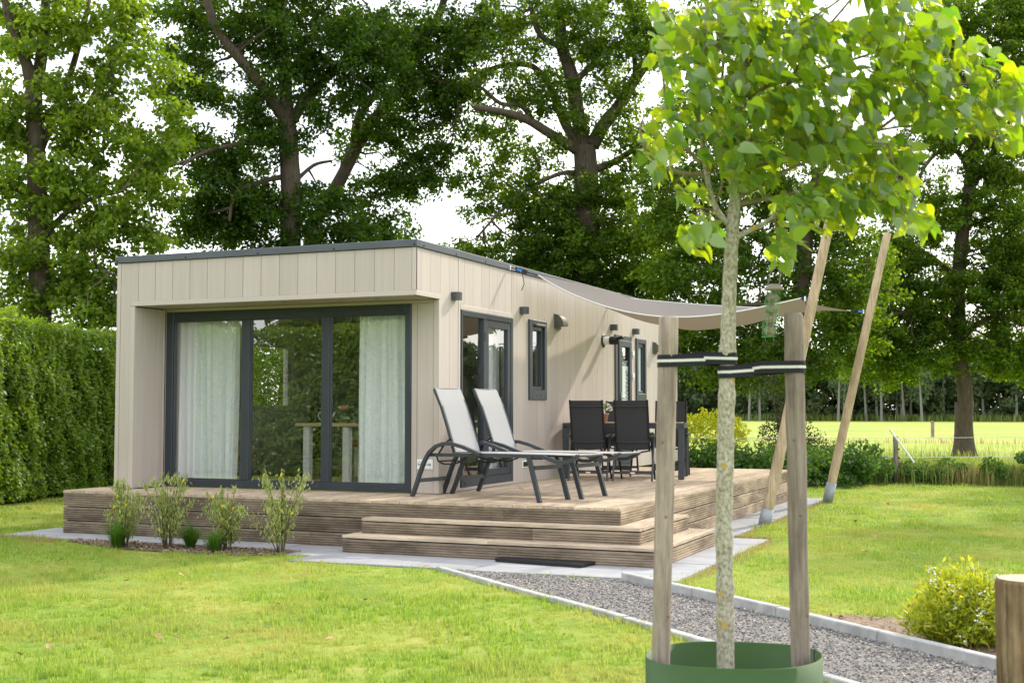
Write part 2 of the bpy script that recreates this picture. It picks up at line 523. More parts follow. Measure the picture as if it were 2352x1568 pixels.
MAT['hedge'] = leafmat('hedge leaves', (.060, .135, .016), (.18, .27, .035), (.24, .42, .014), (.50, .62, .03), .42, .024, .34)
MAT['hedgecore'] = pmat('hedge dark core', (.018, .026, .010), .95)  # near-black colour standing for the shade inside a hedge
MAT['grass'] = leafmat('grass blades', (.075, .17, .018), (.33, .42, .09), (.23, .46, .02), (.64, .74, .12), .45, .012, .4,
                       patch=((.38, .37, .11), (.64, .62, .16)), patch_scale=.7)
MAT['drygrass'] = leafmat('dry grass', (.30, .23, .10), (.40, .31, .15), (.45, .35, .15), (.55, .42, .21), .35, .01, .5)
MAT['tuft'] = leafmat('ornamental grass', (.05, .13, .015), (.09, .20, .03), (.16, .34, .025), (.22, .40, .04), .4, .015, .35)
MAT['tall'] = leafmat('rough grass', (.06, .12, .02), (.18, .21, .06), (.16, .28, .03), (.36, .38, .10), .4, .012, .5)
MAT['bramble'] = leafmat('bramble leaves', (.028, .080, .016), (.075, .145, .032), (.09, .20, .012), (.20, .36, .025), .38, .02, .35)
MAT['hawthorn'] = leafmat('hawthorn leaves', (.030, .050, .018), (.075, .085, .032), (.08, .13, .015), (.18, .18, .03), .35, .015, .4)
MAT['golden'] = leafmat('golden shrub leaves', (.44, .50, .025), (.66, .64, .045), (.62, .66, .02), (.90, .86, .04), .45, .012, .4)
MAT['silverleaf'] = leafmat('grey green leaves', (.19, .25, .08), (.42, .46, .17), (.34, .44, .07), (.60, .64, .18), .38, .015, .38)
MAT['lance'] = leafmat('glossy narrow leaves', (.13, .23, .025), (.40, .43, .05), (.44, .55, .02), (.82, .76, .04), .48, .02, .3)
MAT['farwood'] = leafmat('far wood leaves', (.045, .075, .034), (.10, .14, .06), (.07, .12, .035), (.15, .21, .07), .3, .008, .5)
MAT['birchbark'] = pmat('birch bark', (.17, .17, .155), .8, c2=(.20, .19, .17), scale=(6, 6, 3), lo=.5, hi=.7)
MAT['twig'] = pmat('young twigs', (.20, .15, .09), .8, c2=(.30, .25, .17), scale=(30, 30, 30))
MAT['fencepost'] = woodmat('old fence post', (.25, .21, .175), (.15, .12, .10), (.34, .30, .26), axis=2, stain=.35)
MAT['wire'] = pmat('fence wire', (.55, .56, .58), .4, metal=.4)

def young_bark():
    m, nt, out = new_mat('lichen covered bark'); L = nt.links.new
    tcn = N(nt, 'ShaderNodeTexCoord')
    mp = N(nt, 'ShaderNodeMapping'); mp.inputs['Scale'].default_value = (85, 85, 60); L(tcn.outputs['Object'], mp.inputs[0])
    a = N(nt, 'ShaderNodeTexNoise'); a.inputs['Scale'].default_value = 1; a.inputs['Detail'].default_value = 4; L(mp.outputs[0], a.inputs['Vector'])
    r = ramp(nt, [(.32, (.20, .165, .11)), (.45, (.32, .295, .225)), (.56, (.40, .385, .32)), (.68, (.49, .48, .43))]); L(a.outputs['Fac'], r.inputs[0])
    b = N(nt, 'ShaderNodeTexNoise'); b.inputs['Scale'].default_value = 11; b.inputs['Detail'].default_value = 5; L(tcn.outputs['Object'], b.inputs['Vector'])
    r2 = ramp(nt, [(.62, (0, 0, 0)), (.68, (1, 1, 1))]); L(b.outputs['Fac'], r2.inputs[0])
    mx = N(nt, 'ShaderNodeMixRGB'); L(r2.outputs[0], mx.inputs[0]); L(r.outputs[0], mx.inputs[1]); mx.inputs[2].default_value = (.48, .30, .04, 1)
    p = N(nt, 'ShaderNodeBsdfPrincipled'); p.inputs['Roughness'].default_value = .9; L(mx.outputs[0], p.inputs['Base Color'])
    bb = N(nt, 'ShaderNodeBump'); bb.inputs['Strength'].default_value = .5; bb.inputs['Distance'].default_value = .006
    L(a.outputs['Fac'], bb.inputs['Height']); L(bb.outputs[0], p.inputs['Normal'])
    L(p.outputs[0], out.inputs[0]); return m
MAT['youngbark'] = young_bark()

def ground_mat(name, stops, scale, detail=8, bump=.4, second=None):
    m, nt, out = new_mat(name); L = nt.links.new
    tcn = N(nt, 'ShaderNodeTexCoord')
    a = N(nt, 'ShaderNodeTexNoise'); a.inputs['Scale'].default_value = scale; a.inputs['Detail'].default_value = detail; a.inputs['Roughness'].default_value = .68
    L(tcn.outputs['Object'], a.inputs['Vector'])
    r = ramp(nt, stops); L(a.outputs['Fac'], r.inputs[0])
    p = N(nt, 'ShaderNodeBsdfPrincipled'); p.inputs['Roughness'].default_value = .95; p.inputs['Specular IOR Level'].default_value = .15
    L(r.outputs[0], p.inputs['Base Color'])
    b = N(nt, 'ShaderNodeBump'); b.inputs['Strength'].default_value = bump; b.inputs['Distance'].default_value = .03
    c = N(nt, 'ShaderNodeTexNoise'); c.inputs['Scale'].default_value = 40; c.inputs['Detail'].default_value = 5
    L(tcn.outputs['Object'], c.inputs['Vector']); L(c.outputs['Fac'], b.inputs['Height']); L(b.outputs[0], p.inputs['Normal'])
    L(p.outputs[0], out.inputs[0]); return m
MAT['lawn'] = ground_mat('lawn turf', [(.36, (.11, .19, .025)), (.5, (.19, .26, .04)), (.66, (.31, .31, .08))], .9)
MAT['field'] = ground_mat('meadow', [(.35, (.21, .28, .05)), (.5, (.27, .33, .06)), (.66, (.33, .34, .09))], .12)
MAT['ground'] = ground_mat('distant ground', [(.4, (.12, .17, .05)), (.6, (.18, .21, .07))], .05)

# ------------------------------------------------------------------ ground
W, D0 = 3.832, 0.53              # chalet width, depth of the recess
ZD = 0.476                       # deck height
ZR, ZS = 3.106, 2.535            # roof edge, soffit
YEND = 9.8

def sheet(name, pts, z, mat, kind='structure', thick=0.0):
    mb = MB()
    mb.add([(x, y, z) for x, y in pts], [tuple(range(len(pts)))])
    o = mb.build(name, mat)
    o['kind'] = kind
    return o

sheet('ground', [(-1500, -1500), (1500, -1500), (1500, 2500), (-1500, 2500)], -0.012, MAT['ground'])
sheet('lawn', [(-30, -24), (32, -24), (32, 13.2), (14, 13.6), (9.3, 13.4), (5.0, 12.0), (-3, 12.4), (-30, 14)], -0.004, MAT['lawn'])
sheet('field', [(-60, 14.5), (5, 13.2), (9.5, 14.6), (32, 15), (110, 40), (110, 160), (-110, 160), (-110, 40)], -0.008, MAT['field'])

KL = [(4.93, -1.66), (7.43, -3.70), (8.65, -4.78), (10.6, -6.55)]
KR = [(6.60, -1.69), (8.05, -2.93), (9.485, -4.23), (11.4, -5.95)]
sheet('gravel_path', KL + KR[::-1], 0.003, MAT['gravelbed'])
BED = [(0.35, -0.96), (3.12, -0.96), (3.06, -1.24), (2.75, -1.45), (2.2, -1.52), (1.4, -1.46), (0.75, -1.25), (0.30, -1.08)]
sheet('soil_bed', BED, 0.004, MAT['soil'])
BED2 = [(8.25, -2.95), (8.45, -2.72), (9.0, -2.75), (9.7, -2.95), (10.4, -3.5), (10.6, -5.0), (9.55, -4.12)]
sheet('soil_patch', BED2, 0.004, MAT['soil'])

# kerbs
def kerb(name, label, pts, z1, seg=0.98):
    t = thing(name, label, 'kerb', (pts[0][0], pts[0][1], 0), 'concrete kerbs along the gravel path')
    P = [Vector((x, y, 0)) for x, y in pts]
    # resample
    cum = [0]
    for a, b in zip(P, P[1:]): cum.append(cum[-1] + (b - a).length)
    def pt(s):
        for i in range(len(P) - 1):
            if s <= cum[i + 1] or i == len(P) - 2:
                return P[i].lerp(P[i + 1], (s - cum[i]) / (cum[i + 1] - cum[i]))
    s = 0
    while s < cum[-1] - .05:
        e = min(s + seg, cum[-1])
        a, b = pt(s + .004), pt(e - .004)
        d = (b - a).normalized(); n = Vector((-d.y, d.x, 0)) * .03
        zz = z1 + random.uniform(-.004, .004); c = .006
        prof = [(-1, -.08), (1, -.08), (1, zz - c), (1 - c / .03, zz), (-1 + c / .03, zz), (-1, zz - c)]
        mb = MB(); mb.prism([a + n * q + Vector((0, 0, z)) for q, z in prof], b - a)
        mb.build('kerb_stone', MAT['kerb'], t)
        s += seg
kerb('path_kerb', 'low pale concrete kerb between the front lawn and the gravel path', KL, 0.032)
kerb('path_kerb', 'raised pale concrete kerb between the gravel path and the lawn with the white flowering shrub', KR, 0.072)

# paving slabs
pav = bpy.data.objects.new('paving', None); col.objects.link(pav); pav['kind'] = 'structure'; OFF[pav.name] = Vector((0, 0, 0))
def slab(x0, x1, y0, y1, zt=0.012):
    zt += random.uniform(-.003, .003)
    mb = MB(); mb.bbox(x0 + .003, x1 - .003, y0 + .003, y1 - .003, -.04, zt, .004)
    mb.build('paving_slab', MAT['paving'], pav)
def slabs(xs, ys):
    for a, b in zip(xs, xs[1:]):
        for c, d in zip(ys, ys[1:]): slab(a, b, c, d)
slabs([-.75, -.2, .4, 1.0, 1.6, 2.2, 2.8, 3.4], [-.95, -.45])
slabs([-.75, -.26], [-.45, -.1])
slabs([3.12, 3.4], [-1.25, -.95])
slabs([3.4, 4.0, 4.6, 5.2, 5.8, 6.4, 7.02], [-1.64, -1.29, -.95, -.5])
slabs([6.1, 7.04], [-.5, .1, .7, 1.3, 1.86])
slabs([6.1, 6.62], [1.86, 2.5, 3.1, 3.7, 4.3, 4.9, 5.5, 6.1, 6.7, 7.3, 7.9, 8.3])

# gravel stones (stuff)
def in_poly(x, y, poly):
    inside = np.zeros(len(x), bool)
    n = len(poly)
    for i in range(n):
        x0, y0 = poly[i]; x1, y1 = poly[(i + 1) % n]
        c = ((y0 > y) != (y1 > y)) & (x < (x1 - x0) * (y - y0) / (y1 - y0 + 1e-12) + x0)
        inside ^= c
    return inside
GP = KL + KR[::-1]
n = 60000
gx = rng.uniform(4.9, 11.0, n); gy = rng.uniform(-6.6, -1.6, n)
k = in_poly(gx, gy, GP); gx, gy = gx[k], gy[k]; n = len(gx)
octv = np.array([(1, 0, 0), (-1, 0, 0), (0, 1, 0), (0, -1, 0), (0, 0, 1), (0, 0, -1)], float)
octf = np.array([(0, 2, 4), (2, 1, 4), (1, 3, 4), (3, 0, 4), (2, 0, 5), (1, 2, 5), (3, 1, 5), (0, 3, 5)])
sz = rng.uniform(.004, .010, (n, 1, 1)) * rng.uniform(.6, 1.3, (n, 6, 1))
V = octv[None] * sz
a = rng.uniform(0, 6.28, n); ca, sa = np.cos(a)[:, None], np.sin(a)[:, None]
V = np.stack([V[..., 0] * ca - V[..., 1] * sa, V[..., 0] * sa + V[..., 1] * ca, V[..., 2] * .7], -1)
V += np.stack([gx, gy, rng.uniform(.004, .013, n)], -1)[:, None]
F = octf[None] + (np.arange(n) * 6)[:, None, None]
def stone_mat():
    m, nt, out = new_mat('crushed stone'); L = nt.links.new
    g = N(nt, 'ShaderNodeNewGeometry')
    r = ramp(nt, [(0, (.08, .08, .092)), (.3, (.16, .16, .172)), (.62, (.25, .24, .24)), (.85, (.42, .37, .31)), (1, (.58, .55, .50))]); L(g.outputs['Random Per Island'], r.inputs[0])
    p = N(nt, 'ShaderNodeBsdfPrincipled'); p.inputs['Roughness'].default_value = .9; L(r.outputs[0], p.inputs['Base Color']); L(p.outputs[0], out.inputs[0]); return m
tag(np_mesh('gravel', V.reshape(-1, 3), F.reshape(-1, 3), stone_mat()), 'loose grey crushed stone covering the curved path', 'gravel', kind='stuff')

# bark chips and twigs on the beds (stuff)
n = 5200
gx = np.concatenate([rng.uniform(.2, 3.2, n), rng.uniform(8.2, 10.7, n // 2)]); gy = np.concatenate([rng.uniform(-1.6, -.9, n), rng.uniform(-5, -2.6, n // 2)])
k = in_poly(gx, gy, BED) | in_poly(gx, gy, BED2); gx, gy = gx[k], gy[k]; n = len(gx)
C = np.stack([gx, gy, rng.uniform(.006, .022, n)], -1)
T = np.stack([rng.normal(size=n), rng.normal(size=n), rng.normal(size=n) * .35], -1); Nn = np.stack([rng.normal(size=n) * .5, rng.normal(size=n) * .5, np.ones(n)], -1)
v, f = leaf_quads(C, T, Nn, rng.uniform(.015, .05, n), rng.uniform(.006, .02, n))
chipmat = leafmat('bark chips', (.10, .065, .045), (.36, .27, .19), (.1, .07, .05), (.2, .15, .1), .05, .02, .8)
tag(np_mesh('bark_chips', v, f, chipmat), 'brown bark chips scattered over the planting beds', 'bark chips', kind='stuff')

# ------------------------------------------------------------------ deck
deck = thing('wooden_deck', 'raised weathered timber deck around the front and side of the beige chalet', 'deck', (3, 0, 0))
def ribbed(mb, p0, p1, wdir, fdir, width, thick, ribs=6, depth=.010):
    """board from p0 to p1; grooved on the face towards fdir; p0 is the lower-width corner on the face"""
    p0, p1, wd, fd = Vector(p0), Vector(p1), Vector(wdir), Vector(fdir)
    prof = [(0, -thick), (0, 0)]
    per = width / ribs
    for i in range(ribs):
        a = i * per
        if i > 0: prof.append((a + per * .02, 0))
        prof += [(a + per * .52, 0)]
        if i < ribs - 1: prof += [(a + per * .60, -depth), (a + per * .94, -depth)]
    prof += [(width, 0), (width, -thick)]
    poly = [p0 + wd * a + fd * t for a, t in prof]
    mb.prism(poly, p1 - p0)
    return mb
pitch = .1502
for i in range(43):
    x0 = -.286 + i * pitch; x1 = x0 + .1445
    w = x1 - x0
    zj = random.uniform(-.0012, .0012)
    fj = random.uniform(-.004, .003)
    segs = []
    if x1 < 0: segs = [(-.49, 1.5)]
    elif x0 < W - .01:
        segs = [(-.49, .60 if x0 > .2 else .05)]
        if x0 < 0: segs = [(-.49, .05)]
    else:
        if i % 2: segs = [(-.49, 3.1), (3.105, 7.45)]
        else: segs = [(-.49, 4.6), (4.605, 7.45)]
    for (a, b) in segs:
        mb = MB(); ribbed(mb, (x0, a + fj, ZD + zj), (x0, b, ZD + zj), (1, 0, 0), (0, 0, 1), w, .027)
        mb.build('deck_board', MAT['deck'], deck)
    if x0 < W - .01 and x1 > W - .01:
        mb = MB(); ribbed(mb, (W + .004, .605, ZD + zj), (W + .004, 7.45, ZD + zj), (1, 0, 0), (0, 0, 1), x1 - W - .004, .027, 5)
        mb.build('deck_board', MAT['deck'], deck)
zrow = [(.306, .446), (.1545, .294), (.003, .1425)]
joins = [[-.284, 2.35, 5.02, 6.171], [-.284, 1.2, 3.9, 6.171], [-.284, 2.9, 6.171]]
for (za, zb), js in zip(zrow, joins):
    for a, b in zip(js, js[1:]):
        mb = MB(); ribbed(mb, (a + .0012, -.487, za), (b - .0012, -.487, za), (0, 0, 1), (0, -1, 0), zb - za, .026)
        mb.build('fascia_board', MAT['deckx_shaded'], deck)
joins = [[-.460, 2.1, 4.85, 7.44], [-.460, 1.0, 3.6, 7.44], [-.460, 2.6, 5.3, 7.44]]
for (za, zb), js in zip(zrow, joins):
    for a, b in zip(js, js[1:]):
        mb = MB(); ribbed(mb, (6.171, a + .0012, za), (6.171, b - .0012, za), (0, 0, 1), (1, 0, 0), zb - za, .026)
        mb.build('fascia_board', MAT['decky_lit'], deck)
    mb = MB(); ribbed(mb, (-.284, 1.5, za), (-.284, -.460, za), (0, 0, 1), (-1, 0, 0), zb - za, .026)
    mb.build('fascia_board', MAT['decky_lit'], deck)
mb = MB(); mb.box(-.25, 6.14, -.455, .55, .0, .443).box(3.9, 6.14, .56, 7.40, .0, .443)
mb.build('gap_light_block', MAT['dark'], deck)  # solid dark boxes added under the boards to keep light out of gaps

steps = thing('deck_steps', 'two wide weathered timber steps wrapping the front right corner of the deck', 'steps', (5, -.7, 0))
def step(x0, x1, y0, yend, zt, xin, joint):
    ztr = zt - .027
    # treads: front part runs along x, side part along y
    hw = (-.49 - y0) / 2
    for q in range(2):
        a = y0 - .004 + q * hw
        for (u0, u1) in ((x0, joint), (joint, x1 + .004)):
            mb = MB(); ribbed(mb, (u0 + .001, a + hw - .003, zt), (u1 - .001, a + hw - .003, zt), (0, -1, 0), (0, 0, 1), hw - .003, .026)
            mb.build('tread_board', MAT['treadx_lit'], steps)
    ws = (x1 - 6.171 - .004) / 2
    for q in range(2):
        a = 6.176 + q * ws
        mb = MB(); ribbed(mb, (a, -.488, zt), (a, yend, zt), (1, 0, 0), (0, 0, 1), ws - .003, .026)
        mb.build('tread_board', MAT['deck'], steps)
    for (u0, u1) in ((x0, joint + .1), (joint + .1, x1 - .002)):
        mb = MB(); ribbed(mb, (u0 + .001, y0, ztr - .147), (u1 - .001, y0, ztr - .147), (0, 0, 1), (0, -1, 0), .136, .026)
        mb.build('riser_board', MAT['deckx_shaded'], steps)
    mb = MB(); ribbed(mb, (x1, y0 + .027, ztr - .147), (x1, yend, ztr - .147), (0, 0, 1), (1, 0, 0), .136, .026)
    mb.build('riser_board', MAT['decky_lit'], steps)
    mb = MB(); mb.box(x0 + .002, x0 + .026, y0 + .027, -.49, ztr - .147, ztr - .004); mb.build('riser_board', MAT['decky_lit'], steps)
    mb = MB(); mb.box(6.18, x1 - .028, yend - .026, yend - .001, ztr - .147, ztr - .004); mb.build('riser_board', MAT['deckx_shaded'], steps)
step(3.62, 6.425, -.705, .93, .322, 6.171, 5.3)
step(3.53, 6.665, -.915, 1.05, .174, 6.171, 5.05)
mb = MB(); mb.box(3.66, 6.38, -.66, -.50, .15, .29).box(6.19, 6.38, -.50, .88, .15, .29).box(3.57, 6.62, -.87, -.5, .02, .145).box(6.19, 6.62, -.5, 1.0, .02, .145)
mb.build('step_frame', MAT['dark'], steps)

# ------------------------------------------------------------------ chalet
house = thing('chalet', 'flat roofed beige clad holiday chalet with wide glass front and dark frames', 'chalet', (2, 5, .4))

def cells(a0, a1, z0, z1, ops):
    """rectangles covering the span minus openings (a0,a1,z0,z1)"""
    edges = sorted({a0, a1, *[min(max(o[0], a0), a1) for o in ops], *[min(max(o[1], a0), a1) for o in ops]})
    out = []
    for a, b in zip(edges, edges[1:]):
        if b - a < 1e-5: continue
        m = (a + b) / 2
        zs = [(z0, z1)]
        for o in ops:
            if o[0] < m < o[1]:
                nz = []
                for (c, d) in zs:
                    if o[2] > c: nz.append((c, min(d, o[2])))
                    if o[3] < d: nz.append((max(c, o[3]), d))
                zs = [q for q in nz if q[1] - q[0] > 1e-4]
        out += [(a, b, c, d) for c, d in zs]
    return out

ZB = ZD + .006
FD = (1.07, 2.512, .516, 2.463)            # french doors
W2 = (3.008, 3.588, 1.485, 2.487)
ED = (6.375, 7.165, .516, 2.483)           # entrance door
NW = (7.40, 7.916, 1.485, 2.477)
SOP = [FD, W2, ED, NW]
# side wall: inner wall and membrane
for name, xa, xb, mat in (('inner_wall', W - .15, W - .034, 'inner'), ('dark_backing', W - .032, W - .021, 'dark')):  # dark sheet added behind the boards so the gaps look shadowed
    mb = MB()
    for (a, b, c, d) in cells(D0 + .12, YEND, ZB, ZR - .03, SOP): mb.box(xa, xb, a, b, c, d)
    mb.build(name, MAT[mat], house)
# left wall with a window opening
LW = (2.42, 3.42, 1.33, 2.30)
mb = MB()
for (a, b, c, d) in cells(D0 + .12, YEND, ZB, ZR - .03, [LW]): mb.box(.03, .15, a, b, c, d)
mb.build('inner_wall', MAT['inner'], house)
mb = MB()
for (a, b, c, d) in cells(.02, YEND, ZB, ZR - .03, [LW]): mb.box(.0, .025, a, b, c, d)
mb.build('outer_wall', MAT['clad'], house)
mb = MB(); mb.box(.15, W - .15, YEND - .12, YEND, ZB, ZR - .03); mb.build('rear_wall', MAT['clad'], house)
mb = MB(); mb.box(.15, W - .15, 6.0, 6.08, ZB + .02, 2.52); mb.build('inner_wall', MAT['inner'], house)
mb = MB(); mb.box(.15, W - .15, D0 + .12, YEND - .12, ZB, ZB + .02); mb.build('floor', MAT['floor_in'], house)
mb = MB(); mb.box(.15, W - .15, D0 + .13, YEND - .12, 2.52, 2.54); mb.build('ceiling', MAT['inner'], house)
# roof slab and edge
mb = MB(); mb.box(.04, W - .03, .04, YEND - .02, ZR - .09, ZR - .022); mb.build('roof', MAT['roof'], house)
for (x0, x1, y0, y1) in ((-.022, W + .022, -.022, .03), (W - .03, W + .022, .032, 3.32), (W - .03, W + .022, 3.323, 6.32), (W - .03, W + .022, 6.323, YEND + .02), (-.022, .03, .032, YEND + .02), (.032, W - .032, YEND - .03, YEND + .02)):
    mb = MB(); mb.bbox(x0, x1, y0, y1, ZR - .074, ZR, .004)
    o = mb.build('roof_edge', MAT['rooftrim'], house)
    scr = MB(); L = y1 - y0
    if x1 - x0 > 2:
        for i in range(5): scr.lathe([(0, -.006), (.010, -.004), (.010, .002)], (x0 + .03 + i * (x1 - x0 - .06) / 4, y0 - .001, ZR - .052), 8, 'y')
    elif x1 > W and L > 1:
        for i in range(5): scr.lathe([(.010, -.002), (.010, .004), (0, .006)], (x1 + .001, y0 + .1 + i * (L - .2) / 4, ZR - .052), 8, 'x')
    if scr.v: scr.build('screw', MAT['black'], o)
for (x, y) in ((2.1, .05), (3.6, .06), (W - .06, 1.0), (W - .05, 6.6)):
    mb = MB(); mb.bbox(x - .06, x + .06, y - .02, y + .05, ZR + .001, ZR + .013, .003); mb.build('roof_clip', MAT['rooftrim'], house)

# front fascia (cladding boards) over the recess
fj = [.05, .297, .533, .771, 1.008, 1.241, 1.477, 1.713, 1.947, 2.180, 2.414, 2.647, 2.879, 3.112, 3.344, 3.577, W - .048]
ZF0 = 2.588
mb = MB(); mb.box(.03, W - .034, .024, .045, ZF0 - .03, ZR - .08); mb.build('dark_backing', MAT['dark'], house)
for a, b in zip(fj, fj[1:]):
    z0 = ZF0 if b > .3 else ZB
    mb = MB()
    if b < .3:
        mb.bbox(a + .002, .192, 0, .02, ZB, ZR - .078, .0025); mb.bbox(.1925, b - .002, 0, .02, ZF0, ZR - .078, .0025)
    else:
        mb.bbox(a + .002, b - .002, 0, .02, z0, ZR - .078, .0025)
    mb.build('cladding_board', MAT['clad'], house)
mb = MB(); mb.bbox(-.004, .048, -.004, .022, ZB, ZR - .078, .003); mb.build('corner_trim', MAT['trim'], house)
mb = MB(); mb.bbox(W - .046, W + .004, -.004, .022, ZF0 + .001, ZR - .078, .003); mb.build('corner_trim', MAT['trim'], house)
mb = MB(); mb.bbox(.196, W - .001, -.007, .024, ZS, ZF0 - .001, .003); mb.build('lower_trim', MAT['trim'], house)
# left wing
mb = MB(); mb.bbox(.194, .254, -.006, .03, ZB, ZS - .003, .003); mb.build('corner_trim', MAT['trim'], house)
mb = MB(); mb.box(.03, .226, .024, D0 + .1, ZB, ZS - .002); mb.build('wing_core', MAT['dark'], house)
for a, b in ((.033, .17), (.173, .40), (.403, .50)):
    mb = MB(); mb.bbox(.229, .250, a, b, ZB, ZS - .008, .0025); mb.build('cladding_board', MAT['clad'], house)
mb = MB(); mb.bbox(.229, .262, .503, D0 - .002, ZB, ZS - .004, .003); mb.build('corner_trim', MAT['trim'], house)
# soffit with downlights
mb = MB(); mb.bbox(.256, W - .004, .028, D0 + .02, ZS + .001, ZS + .03, .002); sof = mb.build('soffit', MAT['soffit'], house)
for x in (.93, 2.09, 3.25):
    mb = MB(); mb.lathe([(.022, ZS - .001), (.045, ZS - .004), (.047, ZS + .002)], (x, .23, 0), 20)
    dl = mb.build('downlight', MAT['steel'], house)
    mb = MB(); mb.lathe([(0, ZS - .0005), (.022, ZS - .0005)], (x, .23, 0), 16); mb.build('lens', MAT['dark'], dl)
# recess wall right of the window and above it
mb = MB(); mb.box(3.51, W - .034, D0 + .024, D0 + .12, ZB, ZS).box(.15, 3.51, D0 + .024, D0 + .12, 2.516, ZS); mb.build('recess_core', MAT['dark'], house)
mb = MB(); mb.bbox(.265, 3.574, D0 + .001, D0 + .022, 2.498, ZS - .002, .002); mb.build('head_trim', MAT['clad'], house)
mb = MB(); mb.bbox(.265, .279, D0 + .001, D0 + .022, ZB, 2.496, .002); mb.build('jamb_trim', MAT['clad'], house)
mb = MB(); mb.bbox(3.507, 3.572, D0, D0 + .02, ZB, 2.496, .0025); mb.build('cladding_board', MAT['clad'], house)
mb = MB(); mb.bbox(3.576, 3.768, D0, D0 + .02, ZB, 2.500, .0025); mb.build('cladding_board', MAT['clad'], house)
mb = MB(); mb.bbox(3.576, 3.768, D0 - .002, D0 + .018, 2.503, ZS - .002, .0025); mb.build('head_trim', MAT['clad'], house)
mb = MB(); mb.bbox(3.771, W + .003, D0 - .004, D0 + .05, ZB, ZS - .002, .003); mb.build('corner_trim', MAT['trim'], house)

# side cladding
sj = [.05, .110, .333, .559, .785, .996]
j2 = [1.003, 1.055, 1.154, 1.383, 1.608, 1.836, 2.060, 2.291, 2.484]
j3 = [2.492, 2.545]
y = 2.64
while y < YEND - .05:
    j3.append(y); y += .2285
j3.append(YEND)
BOT = ZB
def side_boards(js, ops, zlow):
    for a, b in zip(js, js[1:]):
        zl = zlow(a, b)
        runs = []
        for q in sorted(cells(a + .002, b - .002, zl, ZR - .078, ops), key=lambda q: (q[2] > 1.6, q[0])):
            for r_ in runs:
                if any(abs(q[0] - o[1]) < 1e-4 and q[2] < o[3] and o[2] < q[3] or abs(q[1] - o[0]) < 1e-4 and q[2] < o[3] and o[2] < q[3] for o in r_): r_.append(q); break
            else: runs.append([q])
        for r_ in runs:
            mb = MB()
            for (c, d, e, g) in r_: mb.bbox(W - .019, W + .001, c - .0005, d + .0005, e, g, .0014)
            mb.build('cladding_board', MAT['clad'], house)
side_boards(sj[:4], [(-1, D0 + .034, 0, 2.590)], lambda a, b: ZB)
side_boards(sj[3:], [], lambda a, b: ZB)
mb = MB(); mb.bbox(W - .02, W + .004, -.002, .047, 2.59, ZR - .078, .002); mb.build('corner_trim', MAT['trim'], house)
mb = MB(); mb.bbox(W - .02, W + .006, -.001, D0 + .03, ZS, 2.588, .003); mb.build('lower_trim', MAT['trim'], house)
mb = MB(); mb.box(W - .05, W - .022, .03, D0, ZS, ZR - .08); mb.build('dark_backing', MAT['dark'], house)
FDO = (1.06, 2.522, .50, 2.520)
side_boards(j2[2:], [FDO, (0, 9, 0, 1.5)], lambda a, b: ZB)
mb = MB(); mb.bbox(W - .02, W + .003, 1.004, 1.052, ZB, ZR - .078, .0022); mb.build('corner_trim', MAT['trim'], house)
mb = MB(); mb.bbox(W - .02, W + .001, 1.056, 1.152, 2.523, ZR - .078, .0022); mb.build('cladding_board', MAT['clad'], house)
mb = MB(); mb.bbox(W - .02, W + .005, 1.058, 2.486, 2.466, 2.520, .003); mb.build('head_trim', MAT['trim'], house)
mb = MB(); mb.bbox(W - .02, W + .003, 1.055, 2.50, ZB, .514, .002); mb.build('sill_board', MAT['trim'], house)
side_boards(j3, [(2.4, 2.515, .5, 2.466), W2, ED, NW], lambda a, b: ZB)

def frame_rect(mb, axis, p, a0, a1, z0, z1, w, d0, d1, b=.004):
    """four mitre-less frame members; axis 'x' = plane x=const (side wall), 'y' = plane y=const"""
    def bx(u0, u1, s0, s1):
        if axis == 'x': mb.bbox(d0, d1, u0, u1, s0, s1, b)
        else: mb.bbox(u0, u1, d0, d1, s0, s1, b)
    wl, wr, wb, wt = w if hasattr(w, '__len__') else (w,) * 4
    bx(a0, a0 + wl, z0, z1); bx(a1 - wr, a1, z0, z1)
    bx(a0 + wl, a1 - wr, z0, z0 + wb); bx(a0 + wl, a1 - wr, z1 - wt, z1)

# front window wall
win = bpy.data.objects.new('front_window', None); col.objects.link(win); win.parent = house; OFF[win.name] = OFF[house.name]
mb = MB(); frame_rect(mb, 'y', D0, .281, 3.504, ZB + .003, 2.495, (.10, .068, .082, .105), D0 - .012, D0 + .07, .006)
mb.bbox(1.337, 1.443, D0 - .008, D0 + .066, ZB + .085, 2.39, .006); mb.bbox(2.397, 2.491, D0 - .008, D0 + .066, ZB + .085, 2.39, .006)
fr = mb.build('frame', MAT['anth'], win)
for (a, b) in ((.381, 1.337), (1.443, 2.397), (2.491, 3.436)):
    mb = MB(); mb.add([(a - .004, D0 + .03, .555), (b + .004, D0 + .03, .555), (b + .004, D0 + .03, 2.395), (a - .004, D0 + .03, 2.395)], [(0, 1, 2, 3)]); mb.build('pane', MAT['glass'], win)
    mb = MB(); frame_rect(mb, 'y', 0, a, b, ZB + .0855, 2.3895, .012, D0 + .004, D0 + .05, .002); mb.build('glazing_bead', MAT['anth'], win)
for x in (1.3, 2.35, 3.3):
    mb = MB(); mb.bbox(x - .02, x + .02, D0 - .020, D0 - .011, .515, .533, .003); mb.build('drain_cap', MAT['lamp'], win)

